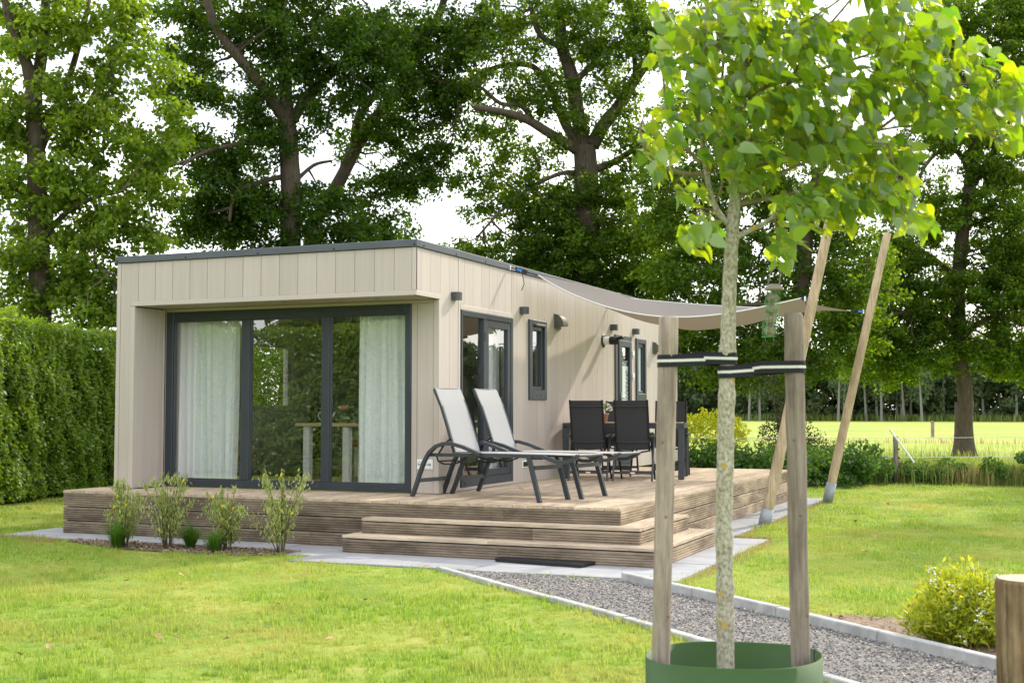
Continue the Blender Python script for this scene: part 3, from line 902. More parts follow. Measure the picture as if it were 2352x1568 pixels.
# french doors
fdo = bpy.data.objects.new('french_doors', None); col.objects.link(fdo); fdo.parent = house; OFF[fdo.name] = OFF[house.name]
mb = MB(); frame_rect(mb, 'x', W, FD[0], FD[1], FD[2], FD[3], (.034, .06, .09, .065), W - .06, W + .012, .004)
mb.bbox(W - .06, W + .010, 1.665, 1.735, FD[2] + .09, FD[3] - .065, .004)
mb.build('frame', MAT['anth'], fdo)
lf = MB(); frame_rect(lf, 'x', W, 1.737, 2.449, FD[2] + .092, FD[3] - .067, (.078, .085, .075, .085), W - .05, W + .004, .004)
leaf = lf.build('door_leaf', MAT['anth'], fdo)
mb = MB(); mb.add([(W - .03, 1.10, .60), (W - .03, 1.67, .60), (W - .03, 1.67, 2.40), (W - .03, 1.10, 2.40)], [(0, 1, 2, 3)]); mb.build('pane', MAT['glass2'], fdo)
mb = MB(); mb.add([(W - .024, 1.81, .67), (W - .024, 2.37, .67), (W - .024, 2.37, 2.32), (W - .024, 1.81, 2.32)], [(0, 1, 2, 3)]); mb.build('pane', MAT['glass2'], fdo)
for z in (2.15, .98):
    mb = MB(); mb.bbox(W + .009, W + .019, 1.69, 1.715, z, z + .1, .003); mb.build('hinge', MAT['lamp'], fdo)
mb = MB(); mb.bbox(W + .011, W + .016, 1.15, 1.18, .545, .57, .002); mb.build('drain_cap', MAT['black'], fdo)

def small_window(name, op, hood, film):
    wv = bpy.data.objects.new(name, None); col.objects.link(wv); wv.parent = house; OFF[wv.name] = OFF[house.name]
    mb = MB(); frame_rect(mb, 'x', W, *op, (.095, .075, .13, .075), W - .05, W + .026, .005); mb.build('frame', MAT['anth'], wv)
    mb = MB(); frame_rect(mb, 'x', W, op[0] + .096, op[1] - .076, op[2] + .131, op[3] - .076, (.045, .05, .04, .055), W - .055, W + .0, .004); mb.build('sash', MAT['anth'], wv)
    g = MB(); g.add([(W - .035, op[0] + .13, op[2] + .16), (W - .035, op[1] - .11, op[2] + .16), (W - .035, op[1] - .11, op[3] - .12), (W - .035, op[0] + .13, op[3] - .12)], [(0, 1, 2, 3)])
    g.build('pane', MAT['film'] if film else MAT['glass2'], wv)
    if hood:
        mb = MB(); mb.bbox(W + .024, W + .055, op[0] + .16, op[1] - .10, op[3] - .078, op[3] - .05, .006); mb.build('vent_hood', MAT['vent'], wv)
    for k in (.22, .36):
        mb = MB(); mb.lathe([(.012, .0), (.012, .004), (0, .006)], (W + .025, op[0] + k, op[2] + .06), 10, 'x'); mb.build('drain_cap', MAT['lamp'], wv)
small_window('window', W2, True, False)
small_window('window', NW, False, True)

# entrance door
ed = bpy.data.objects.new('entrance_door', None); col.objects.link(ed); ed.parent = house; OFF[ed.name] = OFF[house.name]
mb = MB(); frame_rect(mb, 'x', W, *ED, (.13, .05, .05, .075), W - .05, W + .02, .004); mb.build('frame', MAT['anth'], ed)
mb = MB(); frame_rect(mb, 'x', W, ED[0] + .135, ED[1] - .045, ED[2] + .05, ED[3] - .077, (.135, .10, .25, .095), W - .04, W + .035, .005); mb.build('door_leaf', MAT['anth'], ed)
mb = MB(); mb.add([(W - .005, 6.64, .80), (W - .005, 7.03, .80), (W - .005, 7.03, 2.32), (W - .005, 6.64, 2.32)], [(0, 1, 2, 3)]); mb.build('pane', MAT['glass2'], ed)
mb = MB(); mb.add([(W - .001, 6.65, .80), (W - .001, 7.02, .80), (W - .001, 7.02, 2.025), (W - .001, 6.65, 2.025)], [(0, 1, 2, 3)]); mb.build('frosted_film', MAT['film'], ed)
for z in (2.24, 1.90, .85):
    mb = MB(); mb.bbox(W + .03, W + .06, 7.10, 7.18, z - .05, z + .02, .004); mb.bbox(W + .03, W + .05, 7.15, 7.19, z - .10, z - .05, .003); mb.build('hinge', MAT['white'], ed)
mb = MB(); mb.bbox(W + .036, W + .048, 6.555, 6.60, 1.40, 1.62, .004); mb.tube([(W + .045, 6.58, 1.53), (W + .085, 6.58, 1.53), (W + .09, 6.61, 1.53), (W + .09, 6.70, 1.53)], .009, 8); mb.build('handle', MAT['steel'], ed)

def text(name, body, size, loc, rot, mat, parent, align='LEFT', shear=0, sx=1.0):
    cu = bpy.data.curves.new(name, 'FONT'); cu.body = body; cu.size = size; cu.align_x = align; cu.shear = shear; cu.extrude = .0006
    cu.materials.append(mat)
    tmp = bpy.data.objects.new(name, cu); col.objects.link(tmp)
    bpy.context.view_layer.update()
    me = bpy.data.meshes.new_from_object(tmp); bpy.data.objects.remove(tmp)
    o = bpy.data.objects.new(name, me); col.objects.link(o)
    o.parent = parent; o.location = Vector(loc) - OFF[parent.name]; o.rotation_euler = rot; o.scale = (sx, 1, 1); OFF[o.name] = OFF[parent.name]
    return o
R90 = math.pi / 2
text('lettering', 'CHALET', .105, (W + .001, 6.65, 2.03), (R90, 0, R90), MAT['film'], ed, sx=.88)
text('lettering', 'Unique', .20, (W + .001, 7.0, 1.28), (R90, -R90, R90), MAT['ink2'], ed, shear=.35, sx=1.15)

# wall lamps, vents, flue, socket, sign
for y, z in ((.878, 2.593), (2.791, 2.576), (6.24, 2.575), (7.31, 2.574)):
    mb = MB()
    prof = []
    for k in range(9):
        t = -math.pi / 2 + math.pi * k / 8
        prof.append((W + .002 + .055 + .04 * math.cos(t), y + .062 * math.sin(t) / 1, z - .042))
    prof = [(W + .002, y - .062, z - .042)] + prof + [(W + .002, y + .062, z - .042)]
    mb.prism(prof, (0, 0, .084))
    mb.build('wall_lamp', MAT['lamp'], house)
for y, z in ((4.01, 2.52), (8.44, 2.37)):
    vn = MB(); vn.bbox(W + .001, W + .018, y - .115, y + .115, z - .10, z + .10, .004)
    prof = [(W + .018, y - .09, z + .085)]
    for k in range(8):
        t = (math.pi / 2) * k / 7
        prof.append((W + .018 + .105 * math.sin(t), y - .09, z + .085 - .15 * (1 - math.cos(t))))
    prof.append((W + .018, y - .09, z - .065))
    vn.prism(prof[::-1], (0, .18, 0))
    vn.build('vent_hood', MAT['vent'], house)
mb = MB(); mb.lathe([(0, .014), (.075, .012), (.10, .004), (.10, .0)], (W + .002, 5.87, 2.36), 24, 'x'); flue = mb.build('flue', MAT['black'], house, True)
mb = MB(); mb.lathe([(.056, .01), (.056, .10), (.05, .101)], (W + .002, 5.87, 2.36), 20, 'x'); mb.build('flue_collar', MAT['white'], flue, True)
mb = MB(); mb.lathe([(.052, .10), (.06, .105), (.06, .19), (.05, .235), (.03, .24), (0, .24)], (W + .002, 5.87, 2.36), 18, 'x'); mb.bar((W + .22, 5.87, 2.385), (W + .30, 5.87, 2.405), .10, .035); mb.build('flue_nozzle', MAT['black'], flue, True)
mb = MB(); mb.bbox(W + .002, W + .012, 2.80, 2.97, .655, .745, .004); sk = mb.build('socket', MAT['white'], house)
mb = MB(); mb.bbox(W + .012, W + .022, 2.82, 2.88, .67, .73, .004); mb.bbox(W + .012, W + .022, 2.89, 2.95, .67, .73, .004); mb.build('socket_cover', MAT['black'], sk)
mb = MB(); mb.bbox(3.582, 3.768, D0 - .010, D0 - .002, .737, .842, .001); sg = mb.build('sign_plate', MAT['sign'], house)
text('lettering', 'IMC', .036, (3.590, D0 - .0115, .774), (R90, 0, 0), MAT['ink'], sg, sx=.72)
text('lettering', 'CUBE', .036, (3.680, D0 - .0115, .774), (R90, 0, 0), MAT['ink'], sg, sx=.80)
mb = MB(); mb.bar((3.590, D0 - .0112, .806), (3.612, D0 - .0112, .820), .0015, .0025, (0, 1, 0)); mb.bar((3.612, D0 - .0112, .820), (3.634, D0 - .0112, .806), .0015, .0025, (0, 1, 0))
mb.box(3.628, 3.752, D0 - .0112, D0 - .0104, .746, .748)
mb.build('house_emblem', MAT['ink'], sg)

# interior of the chalet, seen through the glass
wl = bpy.data.objects.new('left_window', None); col.objects.link(wl); wl.parent = house; OFF[wl.name] = OFF[house.name]
mb = MB(); frame_rect(mb, 'x', 0, *LW, .09, .04, .12, .005); mb.build('frame', MAT['inner'], wl)
mb = MB(); mb.add([(.08, LW[0] + .08, LW[2] + .08), (.08, LW[1] - .08, LW[2] + .08), (.08, LW[1] - .08, LW[3] - .08), (.08, LW[0] + .08, LW[3] - .08)], [(0, 1, 2, 3)]); mb.build('pane', MAT['glass2'], wl)

def curtain(name, label, x0, x1, y, z0, z1, nf, amp):
    nx, nz = nf * 12, 8
    vs = []
    ph = [random.uniform(0, 6.28) for _ in range(4)]
    for j in range(nz + 1):
        t = j / nz
        for i in range(nx + 1):
            s = i / nx
            x = x0 + (x1 - x0) * s + (.03 * (1 - t) * math.sin(s * 3 + ph[3]))
            yy = y + amp * (.55 + .45 * (1 - t)) * (math.sin(s * nf * 2 * math.pi + ph[0] + .5 * math.sin(t * 2)) + .5 * math.sin(s * nf * 3.3 * math.pi + ph[1]) + .3 * math.sin(s * 9 + t * 3 + ph[2]))
            vs.append((x, yy, z0 + (z1 - z0) * t))
    fs = [(j * (nx + 1) + i, j * (nx + 1) + i + 1, (j + 1) * (nx + 1) + i + 1, (j + 1) * (nx + 1) + i) for j in range(nz) for i in range(nx)]
    mb = MB(); mb.add(vs, fs)
    o = mb.build(name, MAT['curtain'], None, True)
    return tag(o, label, 'curtain', 'sheer curtains behind the glass front')
curtain('curtain', 'white sheer curtain behind the left pane of the glass front', .30, 1.17, .70, .51, 2.50, 9, .042)
curtain('curtain', 'white sheer curtain behind the right pane of the glass front', 2.76, 3.46, .70, .51, 2.50, 8, .042)
mb = MB()
vs = []
nx = 70
for j in range(3):
    for i in range(nx + 1):
        s = i / nx
        vs.append((W - .22 + .03 * math.sin(s * 44) + .01 * math.sin(s * 17), 2.05 + .55 * s, .51 + j * .99))
mb.add(vs, [(j * (nx + 1) + i, j * (nx + 1) + i + 1, (j + 1) * (nx + 1) + i + 1, (j + 1) * (nx + 1) + i) for j in range(2) for i in range(nx)])
tag(mb.build('curtain', MAT['curtain'], None, True), 'white sheer curtain hanging inside the right leaf of the french doors', 'curtain', 'sheer curtains behind the glass front')
FZ = ZB + .02
it = thing('dining_table', 'light wood dining table with thick white legs inside the chalet', 'table', (1.75, 2.2, FZ))
mb = MB(); mb.bbox(1.36, 2.22, 1.60, 3.0, 1.165, 1.205, .004); mb.build('tabletop', MAT['oak_top'], it)
for (x, y) in ((1.45, 1.68), (2.00, 1.68), (1.45, 2.9), (2.00, 2.9)):
    mb = MB(); mb.bbox(x, x + .085, y - .04, y + .045, FZ, 1.164, .004); mb.build('leg', MAT['white'], it)
def in_chair(x, y, rz, mat, label):
    t = thing('dining_chair', label, 'chair', (0, 0, 0), 'upholstered chairs inside the chalet')
    mb = MB(); mb.bbox(-.23, .23, -.22, .24, .40, .48, .03); mb.build('seat', mat, t)
    mb = MB(); mb.strip([(0, -.23, .52), (0, -.26, .68), (0, -.30, .86)], .44, .05, (1, 0, 0)); mb.build('backrest', mat, t)
    for (a, b) in ((-1, -1), (1, -1), (1, 1), (-1, 1)):
        mb = MB(); mb.tube([(a * .15, b * .15, .40), (a * .22, b * .22, 0)], .011, 6); mb.build('leg', MAT['black'], t)
    t.location = (x, y, FZ); t.rotation_euler = (0, 0, rz)
    return t
in_chair(.62, 1.66, .25, MAT['pinkseat'], 'low pink velvet chair behind the mullion beside the left curtain').scale = (.62, .62, .58)
in_chair(1.98, 2.3, 1.4, MAT['tan'], 'tan leather chair under the right side of the indoor table')
tp = thing('teapot', 'white teapot on the indoor table behind the mullion', 'teapot', (1.62, 1.85, 1.206))
mb = MB(); mb.lathe([(0, 1.207), (.055, 1.207), (.058, 1.25), (.048, 1.33), (.0, 1.335)], (1.64, 1.85, 0), 18); mb.build('body', MAT['white'], tp, True)
mb = MB(); mb.tube([(1.695, 1.85, 1.235), (1.74, 1.85, 1.29), (1.77, 1.85, 1.335)], [.016, .012, .008], 8); mb.build('spout', MAT['white'], tp, True)
mb = MB(); mb.tube([(1.59, 1.85, 1.325), (1.545, 1.85, 1.33), (1.53, 1.85, 1.29), (1.55, 1.85, 1.25), (1.59, 1.85, 1.24)], .007, 8); mb.build('handle', MAT['white'], tp, True)
vz = thing('flower_vase', 'small green glass vase with pink flowers on the indoor table', 'vase', (1.80, 1.95, 1.206))
mb = MB(); mb.lathe([(0, 1.207), (.04, 1.207), (.045, 1.27), (.03, 1.32), (.035, 1.33)], (1.82, 1.95, 0), 16); mb.build('vase_body', MAT['vase'], vz, True)
mb = MB()
for k in range(9):
    a = k * 2.4; r = .03 * math.sqrt(k / 9) * 1.6
    mb.lathe([(0, -.02), (.022, -.008), (.026, .006), (.0, .018)], (1.82 + r * math.cos(a), 1.95 + r * math.sin(a), 1.39 + random.uniform(-.012, .012)), 7)
mb.build('flowers', MAT['pinkflower'], vz, True)
ht = thing('tower_heater', 'white upright tower heater behind the left sheer curtain', 'heater', (.62, .98, FZ))
mb = MB(); mb.lathe([(.11, FZ), (.11, FZ + .02), (.075, FZ + .03), (.075, 1.30), (.07, 1.32), (0, 1.325)], (.62, .98, 0), 20); mb.build('tower_body', MAT['white'], ht, True)
pv = thing('grass_vase', 'dark vase with tall dry grass on a slim black stand by the left curtain', 'vase', (1.15, 2.4, FZ))
mb = MB(); mb.box(1.02, 1.28, 2.27, 2.53, FZ, 1.15); mb.build('stand', MAT['black'], pv)
mb = MB(); mb.lathe([(0, 1.151), (.07, 1.151), (.11, 1.30), (.05, 1.42), (.055, 1.45)], (1.15, 2.4, 0), 16); mb.build('vase_body', MAT['black'], pv, True)
mb = MB()
for k in range(22):
    a = random.uniform(0, 6.28); r = random.uniform(.1, .35); h = random.uniform(.3, .6)
    mb.tube([(1.15, 2.4, 1.42), (1.15 + r * .4 * math.cos(a), 2.4 + r * .4 * math.sin(a), 1.42 + h * .8), (1.15 + r * math.cos(a), 2.4 + r * math.sin(a), 1.42 + h)], [.003, .002, .001], 3)
mb.build('dry_stems', MAT['vent'], pv)

# ------------------------------------------------------------------ copying things with their parts
def kids(o):
    return [c for c in bpy.data.objects if c.parent == o]

def copy_tree(o, label=None, group=None):
    c = o.copy(); col.objects.link(c)
    for p in kids(o):
        q = p.copy(); col.objects.link(q); q.parent = c
        for s in kids(p):
            t = s.copy(); col.objects.link(t); t.parent = q
    if label: c['label'] = label
    if group: c['group'] = group
    return c

# ------------------------------------------------------------------ sun loungers
def make_lounger():
    t = thing('sun_lounger', '', 'sun lounger', (0, 0, 0), 'sun loungers on the deck')
    ml = MAT['lounger']; hw = .262
    for s in (0, 1):
        y = 0 if s == 0 else 2 * hw
        mb = MB()
        pts = [(0, y, 0), (.055, y, .12), (.105, y, .25), (.155, y, .36), (.215, y, .45), (.30, y, .515), (.40, y, .545), (.52, y, .542), (.64, y, .515), (.75, y, .478), (.85, y, .445)]
        mb.strip(pts, .042, .034, (0, 1, 0)); mb.build('arm_and_rear_leg', ml, t, False)
        mb = MB(); yi = y + (.036 if s == 0 else -.036)
        r = [(.20, yi, .428), (1.0, yi, .435), (1.45, yi, .435), (1.58, yi, .432), (1.66, yi, .405), (1.74, yi, .385), (1.82, yi, .388), (1.90, yi, .415), (1.96, yi, .452)]
        mb.strip(r, .03, .034, (0, 1, 0)); mb.build('side_rail', ml, t)
        mb = MB(); mb.bar((1.425, y, .43), (1.55, y, 0), .034, .042, (1, 0, .28)); mb.build('front_leg', ml, t)
        mb = MB(); yb = y + (.05 if s == 0 else -.05)
        mb.strip([(.50, yb, .452), (.46, yb, .58), (.40, yb, .75), (.335, yb, .92), (.245, yb, 1.095)], .024, .03, (0, 1, 0)); mb.build('back_frame', ml, t)
    mb = MB(); mb.bar((.075, .02, .165), (.075, 2 * hw - .02, .165), .022, .04); mb.build('rear_crossbar', ml, t)
    mb = MB(); mb.bar((1.475, .02, .325), (1.475, 2 * hw - .02, .325), .022, .04); mb.build('front_crossbar', ml, t)
    mb = MB(); mb.tube([(.245, .05, 1.095), (.245, 2 * hw - .05, 1.095)], .014, 8); mb.build('top_rail', ml, t)
    mb = MB(); mb.tube([(1.96, .036, .452), (1.955, hw, .448), (1.96, 2 * hw - .036, .452)], .013, 8); mb.build('foot_rail', ml, t)
    for k in (.036, 2 * hw - .036):
        mb = MB(); mb.tube([(.46, k, .60), (.37, k, .52), (.31, k, .44)], .010, 6); mb.build('back_prop', MAT['black'], t)
    mb = MB()
    mb.tube([(.24, .10, .41), (.255, .10, .36), (.33, .10, .335), (.45, .10, .335), (.56, .10, .37), (.62, .10, .42)], .009, 6)
    mb.tube([(.24, .42, .41), (.255, .42, .36), (.33, .42, .335), (.45, .42, .335), (.56, .42, .37), (.62, .42, .42)], .009, 6)
    mb.tube([(.255, .10, .36), (.255, .42, .36)], .009, 6)
    mb.tube([(.80, .06, .42), (.92, .06, .385), (1.06, .06, .385), (1.18, .06, .42)], .010, 6)
    mb.build('under_frame', MAT['black'], t)
    def cloth(name, prof, y0, y1, sag):
        vs, ny = [], 8
        for (x, z) in prof:
            for j in range(ny + 1):
                q = j / ny
                vs.append((x, y0 + (y1 - y0) * q, z - sag * math.sin(math.pi * q)))
        fs = [(i * (ny + 1) + j, i * (ny + 1) + j + 1, (i + 1) * (ny + 1) + j + 1, (i + 1) * (ny + 1) + j) for i in range(len(prof) - 1) for j in range(ny)]
        mb = MB(); mb.add(vs, fs); return mb.build(name, MAT['mesh_w'], t, True)
    cloth('back_fabric', [(.515, .462), (.475, .58), (.415, .75), (.35, .92), (.265, 1.095), (.245, 1.112), (.23, 1.10)], .05, 2 * hw - .05, .004)
    cloth('seat_fabric', [(.50, .456), (.8, .458), (1.2, .459), (1.45, .459), (1.6, .458), (1.75, .456), (1.88, .458), (1.96, .468)], .05, 2 * hw - .05, .012)
    for k in (0, 2 * hw):
        mb = MB(); mb.box(-.02, .02, k - .02, k + .02, 0.0, .006); mb.box(1.535, 1.572, k - .019, k + .019, 0.0, .006); mb.build('foot_cap', MAT['black'], t)
    return t
lg = make_lounger()
lg['label'] = 'white mesh sun lounger nearest the steps, in front of the sign on the chalet'
lg.location = (3.723, .146, ZD + .002); lg.rotation_euler = (0, 0, math.atan2(-.282, 1.523))
l2 = copy_tree(lg, 'white mesh sun lounger standing between the other lounger and the french doors')
l2.location = (3.912, .690, ZD + .002); l2.rotation_euler = (0, 0, math.atan2(-.20, 1.50))

# ------------------------------------------------------------------ garden table and chairs
tb = thing('garden_table', 'dark metal garden table with wooden top standing against the chalet wall', 'table', (0, 0, 0))
TL, TW, TH = 1.56, .95, .715
for (x, y) in ((0, 0), (TL - .075, 0), (0, TW - .075), (TL - .075, TW - .075)):
    mb = MB(); mb.bbox(x, x + .075, y, y + .075, 0, TH - .03, .004); mb.build('leg', MAT['lounger'], tb)
mb = MB(); mb.bbox(0, TL, 0, .05, TH - .07, TH, .004); mb.bbox(0, TL, TW - .05, TW, TH - .07, TH, .004); mb.bbox(0, .05, .05, TW - .05, TH - .07, TH, .004); mb.bbox(TL - .05, TL, .05, TW - .05, TH - .07, TH, .004); mb.build('frame', MAT['lounger'], tb)
for i in range(9):
    a = .053 + i * (TW - .106) / 9
    mb = MB(); mb.bbox(.052, TL - .052, a, a + (TW - .106) / 9 - .006, TH - .02, TH + .004, .003); mb.build('top_slat', MAT['tablewood'], tb)
tb.location = (3.955, 3.875, ZD + .002); tb.rotation_euler = (0, 0, math.radians(12))

def make_chair():
    t = thing('garden_chair', '', 'chair', (0, 0, 0), 'black folding chairs around the garden table')
    ml = MAT['lounger']; w = .245
    for s in (-1, 1):
        bw = .206
        mb = MB(); mb.tube([(s * bw, -.10, 1.005), (s * bw, -.085, .97), (s * bw, -.06, .90), (s * bw, .02, .62), (s * (bw - .0), .085, .40), (s * bw, .10, .37)], .0125, 8); mb.build('back_frame', MAT['black'], t)
        mb = MB(); mb.tube([(s * w, 0, 0), (s * w, .10, .25), (s * (w - .005), .22, .50), (s * (w - .005), .26, .55)], .014, 8); mb.build('rear_leg', ml, t)
        mb = MB(); mb.tube([(s * (w - .03), .52, 0), (s * (w - .03), .36, .22), (s * (w - .028), .20, .44), (s * (w - .02), .06, .55)], .013, 8); mb.build('front_leg', MAT['black'], t)
        mb = MB(); mb.strip([(s * (w + .005), .02, .555), (s * (w + .008), .2, .570), (s * (w + .005), .36, .565), (s * (w + .0), .42, .545)], .04, .022, (1, 0, 0)); mb.build('armrest', ml, t)
        mb = MB(); mb.tube([(s * .20, .10, .385), (s * .20, .50, .425), (s * .20, .54, .40)], .0115, 8); mb.build('seat_rail', ml, t)
    mb = MB(); mb.bar((-w, .045, .10), (w, .045, .10), .02, .032); mb.build('rear_stretcher', ml, t)
    mb = MB(); mb.box(-.028, .028, .0335, .0345, .092, .108); mb.build('label_tag', MAT['white'], t)
    mb = MB(); mb.bar((-w + .03, .48, .09), (w - .03, .48, .09), .02, .03); mb.build('front_stretcher', ml, t)
    for nm, y, z in (('top_bar', -.082, .935), ('back_bar', .045, .49)):
        mb = MB(); mb.tube([(-.206, y, z), (-.10, y - .012, z - .006), (0, y - .016, z - .008), (.10, y - .012, z - .006), (.206, y, z)], .009, 6); mb.build(nm, ml, t)
    mb = MB(); mb.tube([(-.2, .09, .375), (-.1, .08, .355), (0, .078, .345), (.1, .08, .355), (.2, .09, .375)], .010, 6); mb.build('seat_bar', MAT['black'], t)
    def cloth(nm, prof, hw_, sag):
        vs = []
        for (y, z) in prof:
            for j in range(7):
                q = j / 6
                vs.append((-hw_ + 2 * hw_ * q, y + sag * math.sin(math.pi * q), z))
        mb = MB(); mb.add(vs, [(i * 7 + j, i * 7 + j + 1, i * 7 + 8 + j, i * 7 + 7 + j) for i in range(len(prof) - 1) for j in range(6)]); mb.build(nm, MAT['mesh_b'], t, True)
    cloth('back_fabric', [(-.098, 1.0), (-.058, .90), (-.018, .76), (.022, .62), (.058, .5), (.09, .39)], .203, -.012)
    mb = MB(); vs = []
    for (y, z) in ((.09, .39), (.25, .40), (.40, .418), (.50, .43), (.54, .41)):
        vs += [(-.198, y, z), (0, y, z - .012), (.198, y, z)]
    mb.add(vs, [(i * 3 + j, i * 3 + j + 1, i * 3 + 4 + j, i * 3 + 3 + j) for i in range(4) for j in range(2)]); mb.build('seat_fabric', MAT['mesh_b'], t, True)
    return t
ch = make_chair()
ch['label'] = 'black mesh folding chair at the near table side, next to the chalet wall'
A = math.radians(9)
ch.location = (4.42, 3.535, ZD + .002); ch.rotation_euler = (0, 0, A)
for (x, y, rz, lb) in ((4.976, 3.625, A, 'black mesh folding chair at the near table side, in front of the outer table leg'),
                       (4.30, 5.22, A + math.pi, 'black mesh folding chair at the far table side behind the white flower pot'),
                       (4.98, 5.36, A + math.pi + .05, 'black mesh folding chair at the far table side, farther from the wall')):
    c = copy_tree(ch, lb); c.location = (x, y, ZD + .002); c.rotation_euler = (0, 0, rz)

fp = thing('flower_pot', 'terracotta pot of small white flowers on the garden table', 'flower pot', (4.36, 4.30, ZD + TH))
zt = ZD + TH + .007
mb = MB(); mb.lathe([(0, zt), (.055, zt), (.075, zt + .10), (.082, zt + .10), (.082, zt + .12), (.065, zt + .118), (0, zt + .11)], (4.36, 4.30, 0), 20); mb.build('pot', MAT['terracotta'], fp, True)
n = 500
d = unit(rng.normal(size=(n, 3))); d[:, 2] = np.abs(d[:, 2])
C = np.array([4.36, 4.30, zt + .15]) + d * np.array([.12, .12, .11]) * rng.uniform(.4, 1, (n, 1))
v, f = leaf_quads(C, d + rng.normal(size=(n, 3)) * .6, rng.normal(size=(n, 3)), .03, .013)
np_mesh('foliage', v, f, MAT['silverleaf'], fp)
n = 150
d = unit(rng.normal(size=(n, 3))); d[:, 2] = np.abs(d[:, 2]) * .9
C = np.array([4.36, 4.30, zt + .155]) + d * np.array([.135, .135, .125])
v1, f1 = leaf_quads(C, np.cross(d, rng.normal(size=(n, 3))), d, .026, .022)
np_mesh('blossom', v1, f1, MAT['whiteflower'], fp)

# ------------------------------------------------------------------ shade sail, poles, ropes
def sail_pole(base, dx, ztop, label, zs):
    b = Vector((base[0], base[1], 0)); d = Vector((dx, 0, ztop)).normalized()
    t = thing('sail_pole', label, 'pole', (base[0], base[1], 0), 'leaning wooden poles holding the shade sail')
    L = math.hypot(dx, ztop)
    mb = MB()
    pts = [b + d * (.02 + (L - .02) * i / 14) for i in range(15)]
    rad = [.067 - .012 * i / 14 + random.uniform(-.0015, .0015) for i in range(15)]
    pts += [pts[-1] + d * .008]; rad += [rad[-1] - .012]
    mb.tube(pts, rad, 16); mb.build('post', MAT['pole'], t, True)
    mb = MB(); mb.tube([b - d * .05, b + d * zs], .074, 20); mb.build('ground_sleeve', MAT['steel'], t, True)
    return t
sail_pole((6.626, 3.566), .905, 4.0, 'leaning round wooden pole nearer the steps, holding the sail corner', .20)
sail_pole((6.725, 7.539), .916, 3.93, 'leaning round wooden pole at the far end of the deck', .30)

sail = thing('shade_sail', 'taupe fabric shade sail stretched from the chalet roof edge to two poles', 'shade sail', (5.3, 4.9, 2.6))
RA, RB = Vector((W + .035, 2.394, 3.06)), Vector((W + .035, 6.30, 3.05))
RP1 = Vector((6.626 + .60 - .07, 3.566, 2.667)); RP2 = Vector((6.725 + .655 - .08, 7.539, 2.796))
cen = (RA + RB + RP1 + RP2) / 4
cA = RA + (RP1 - RA) * .09 + Vector((0, .03, -.055)); cB = RB + (RP2 - RB) * .06 + Vector((.02, -.05, -.03)); c1 = RP1 + (cen - RP1).normalized() * .10; c2 = RP2 + (cB - RP2).normalized() * .20
NU, NV = 40, 28
vs = []
for j in range(NV + 1):
    v = j / NV
    for i in range(NU + 1):
        u = i / NU
        # concave edges
        su, sv = math.sin(math.pi * u ** .8), math.sin(math.pi * v)
        uu = u + .055 * sv * (1 - 2 * u)
        vv = v + .085 * su * (1 - 2 * v)
        p = (cA.lerp(c1, uu)).lerp(cB.lerp(c2, uu), vv)
        p.z -= su * (.36 * (1 - v) + .05 * v) + .24 * su * sv + .008 * math.sin(u * 23 + v * 9) * su * sv
        vs.append(p)
mb = MB(); mb.add(vs, [(j * (NU + 1) + i, j * (NU + 1) + i + 1, (j + 1) * (NU + 1) + i + 1, (j + 1) * (NU + 1) + i) for j in range(NV) for i in range(NU)])
mb.build('fabric', MAT['sail'], sail, True)
edge = [vs[i] for i in range(NU + 1)]
mb = MB(); mb.tube([p + Vector((0, -.004, .004)) for p in edge], .009, 6); mb.build('near_hem', MAT['sailhem'], sail, True)
edge = [vs[NV * (NU + 1) + i] for i in range(NU + 1)]
mb = MB(); mb.tube([p + Vector((0, .004, .002)) for p in edge], .007, 6); mb.build('far_hem', MAT['sailhem'], sail, True)
for (r, c) in ((RA, cA), (RB, cB), (RP1, c1), (RP2, c2)):
    mb = MB()
    pts = [r.lerp(c, k / 6) for k in range(7)]
    mb.tube(pts, .008, 6)
    m_ = r.lerp(c, .38)
    for k in range(7):
        q = r.lerp(c, .18 + .06 * k)
        a = k * 1.7
        mb.tube([q + Vector((.02 * math.cos(a + w_), .012 * math.cos(w_ * 2), .022 * math.sin(a + w_))) for w_ in (0, 1.3, 2.6, 3.9, 5.2)], .007, 5)
    mb.tube([m_, m_ + Vector((.02, 0, -.08)), m_ + Vector((.035, .0, -.16)), m_ + Vector((.0, 0, -.24))], .005, 5)
    rp = mb.build('rope', MAT['rope'], sail, True)
    d = (c - r).normalized(); q = r.lerp(c, .3)
    mb = MB(); mb.bar(q - d * .03, q + d * .035, .03, .026); mb.build('rope_clamp', MAT['blue'], rp)
    mb = MB(); mb.tube([r + Vector((.0, 0, .012)) * math.cos(w_) * 1.2 + d * .03 * (1 - math.sin(w_)) for w_ in np.linspace(0, 6.28, 10)], .004, 6); mb.bbox(r.x - .03, r.x - .005, r.y - .015, r.y + .015, r.z - .03, r.z + .03, .004); mb.build('shackle', MAT['silver'], rp)

# ------------------------------------------------------------------ rubber mat
mt = MB()
c0 = np.array([5.185, -1.03]); ux = np.array([.985, -.15]); uy = np.array([.06, .30]); ux = ux / np.linalg.norm(ux); 
LM, WM = .86, .29
uy = np.array([-ux[1], ux[0]])
def mp(a, b, z): q = c0 + ux * a + uy * b; return (q[0], q[1], z)
for i in range(28):
    a = LM * i / 27
    mt.bar(mp(a, 0, .028), mp(a, WM, .028), .013, .026)
for j in range(11):
    b = WM * j / 10
    mt.bar(mp(-.006, b, .0275), mp(LM + .006, b, .0275), .013, .024)
for i in range(28):
    for j in range(11):
        a, b = LM * i / 27, WM * j / 10
        p = mp(a, b, 0)
        mt.lathe([(.009, .040), (.007, .045), (0, .046)], (p[0], p[1], 0), 6)
tag(mt.build('rubber_mat', MAT['rubber']), 'black rubber ring doormat on the grey paving in front of the steps', 'doormat')

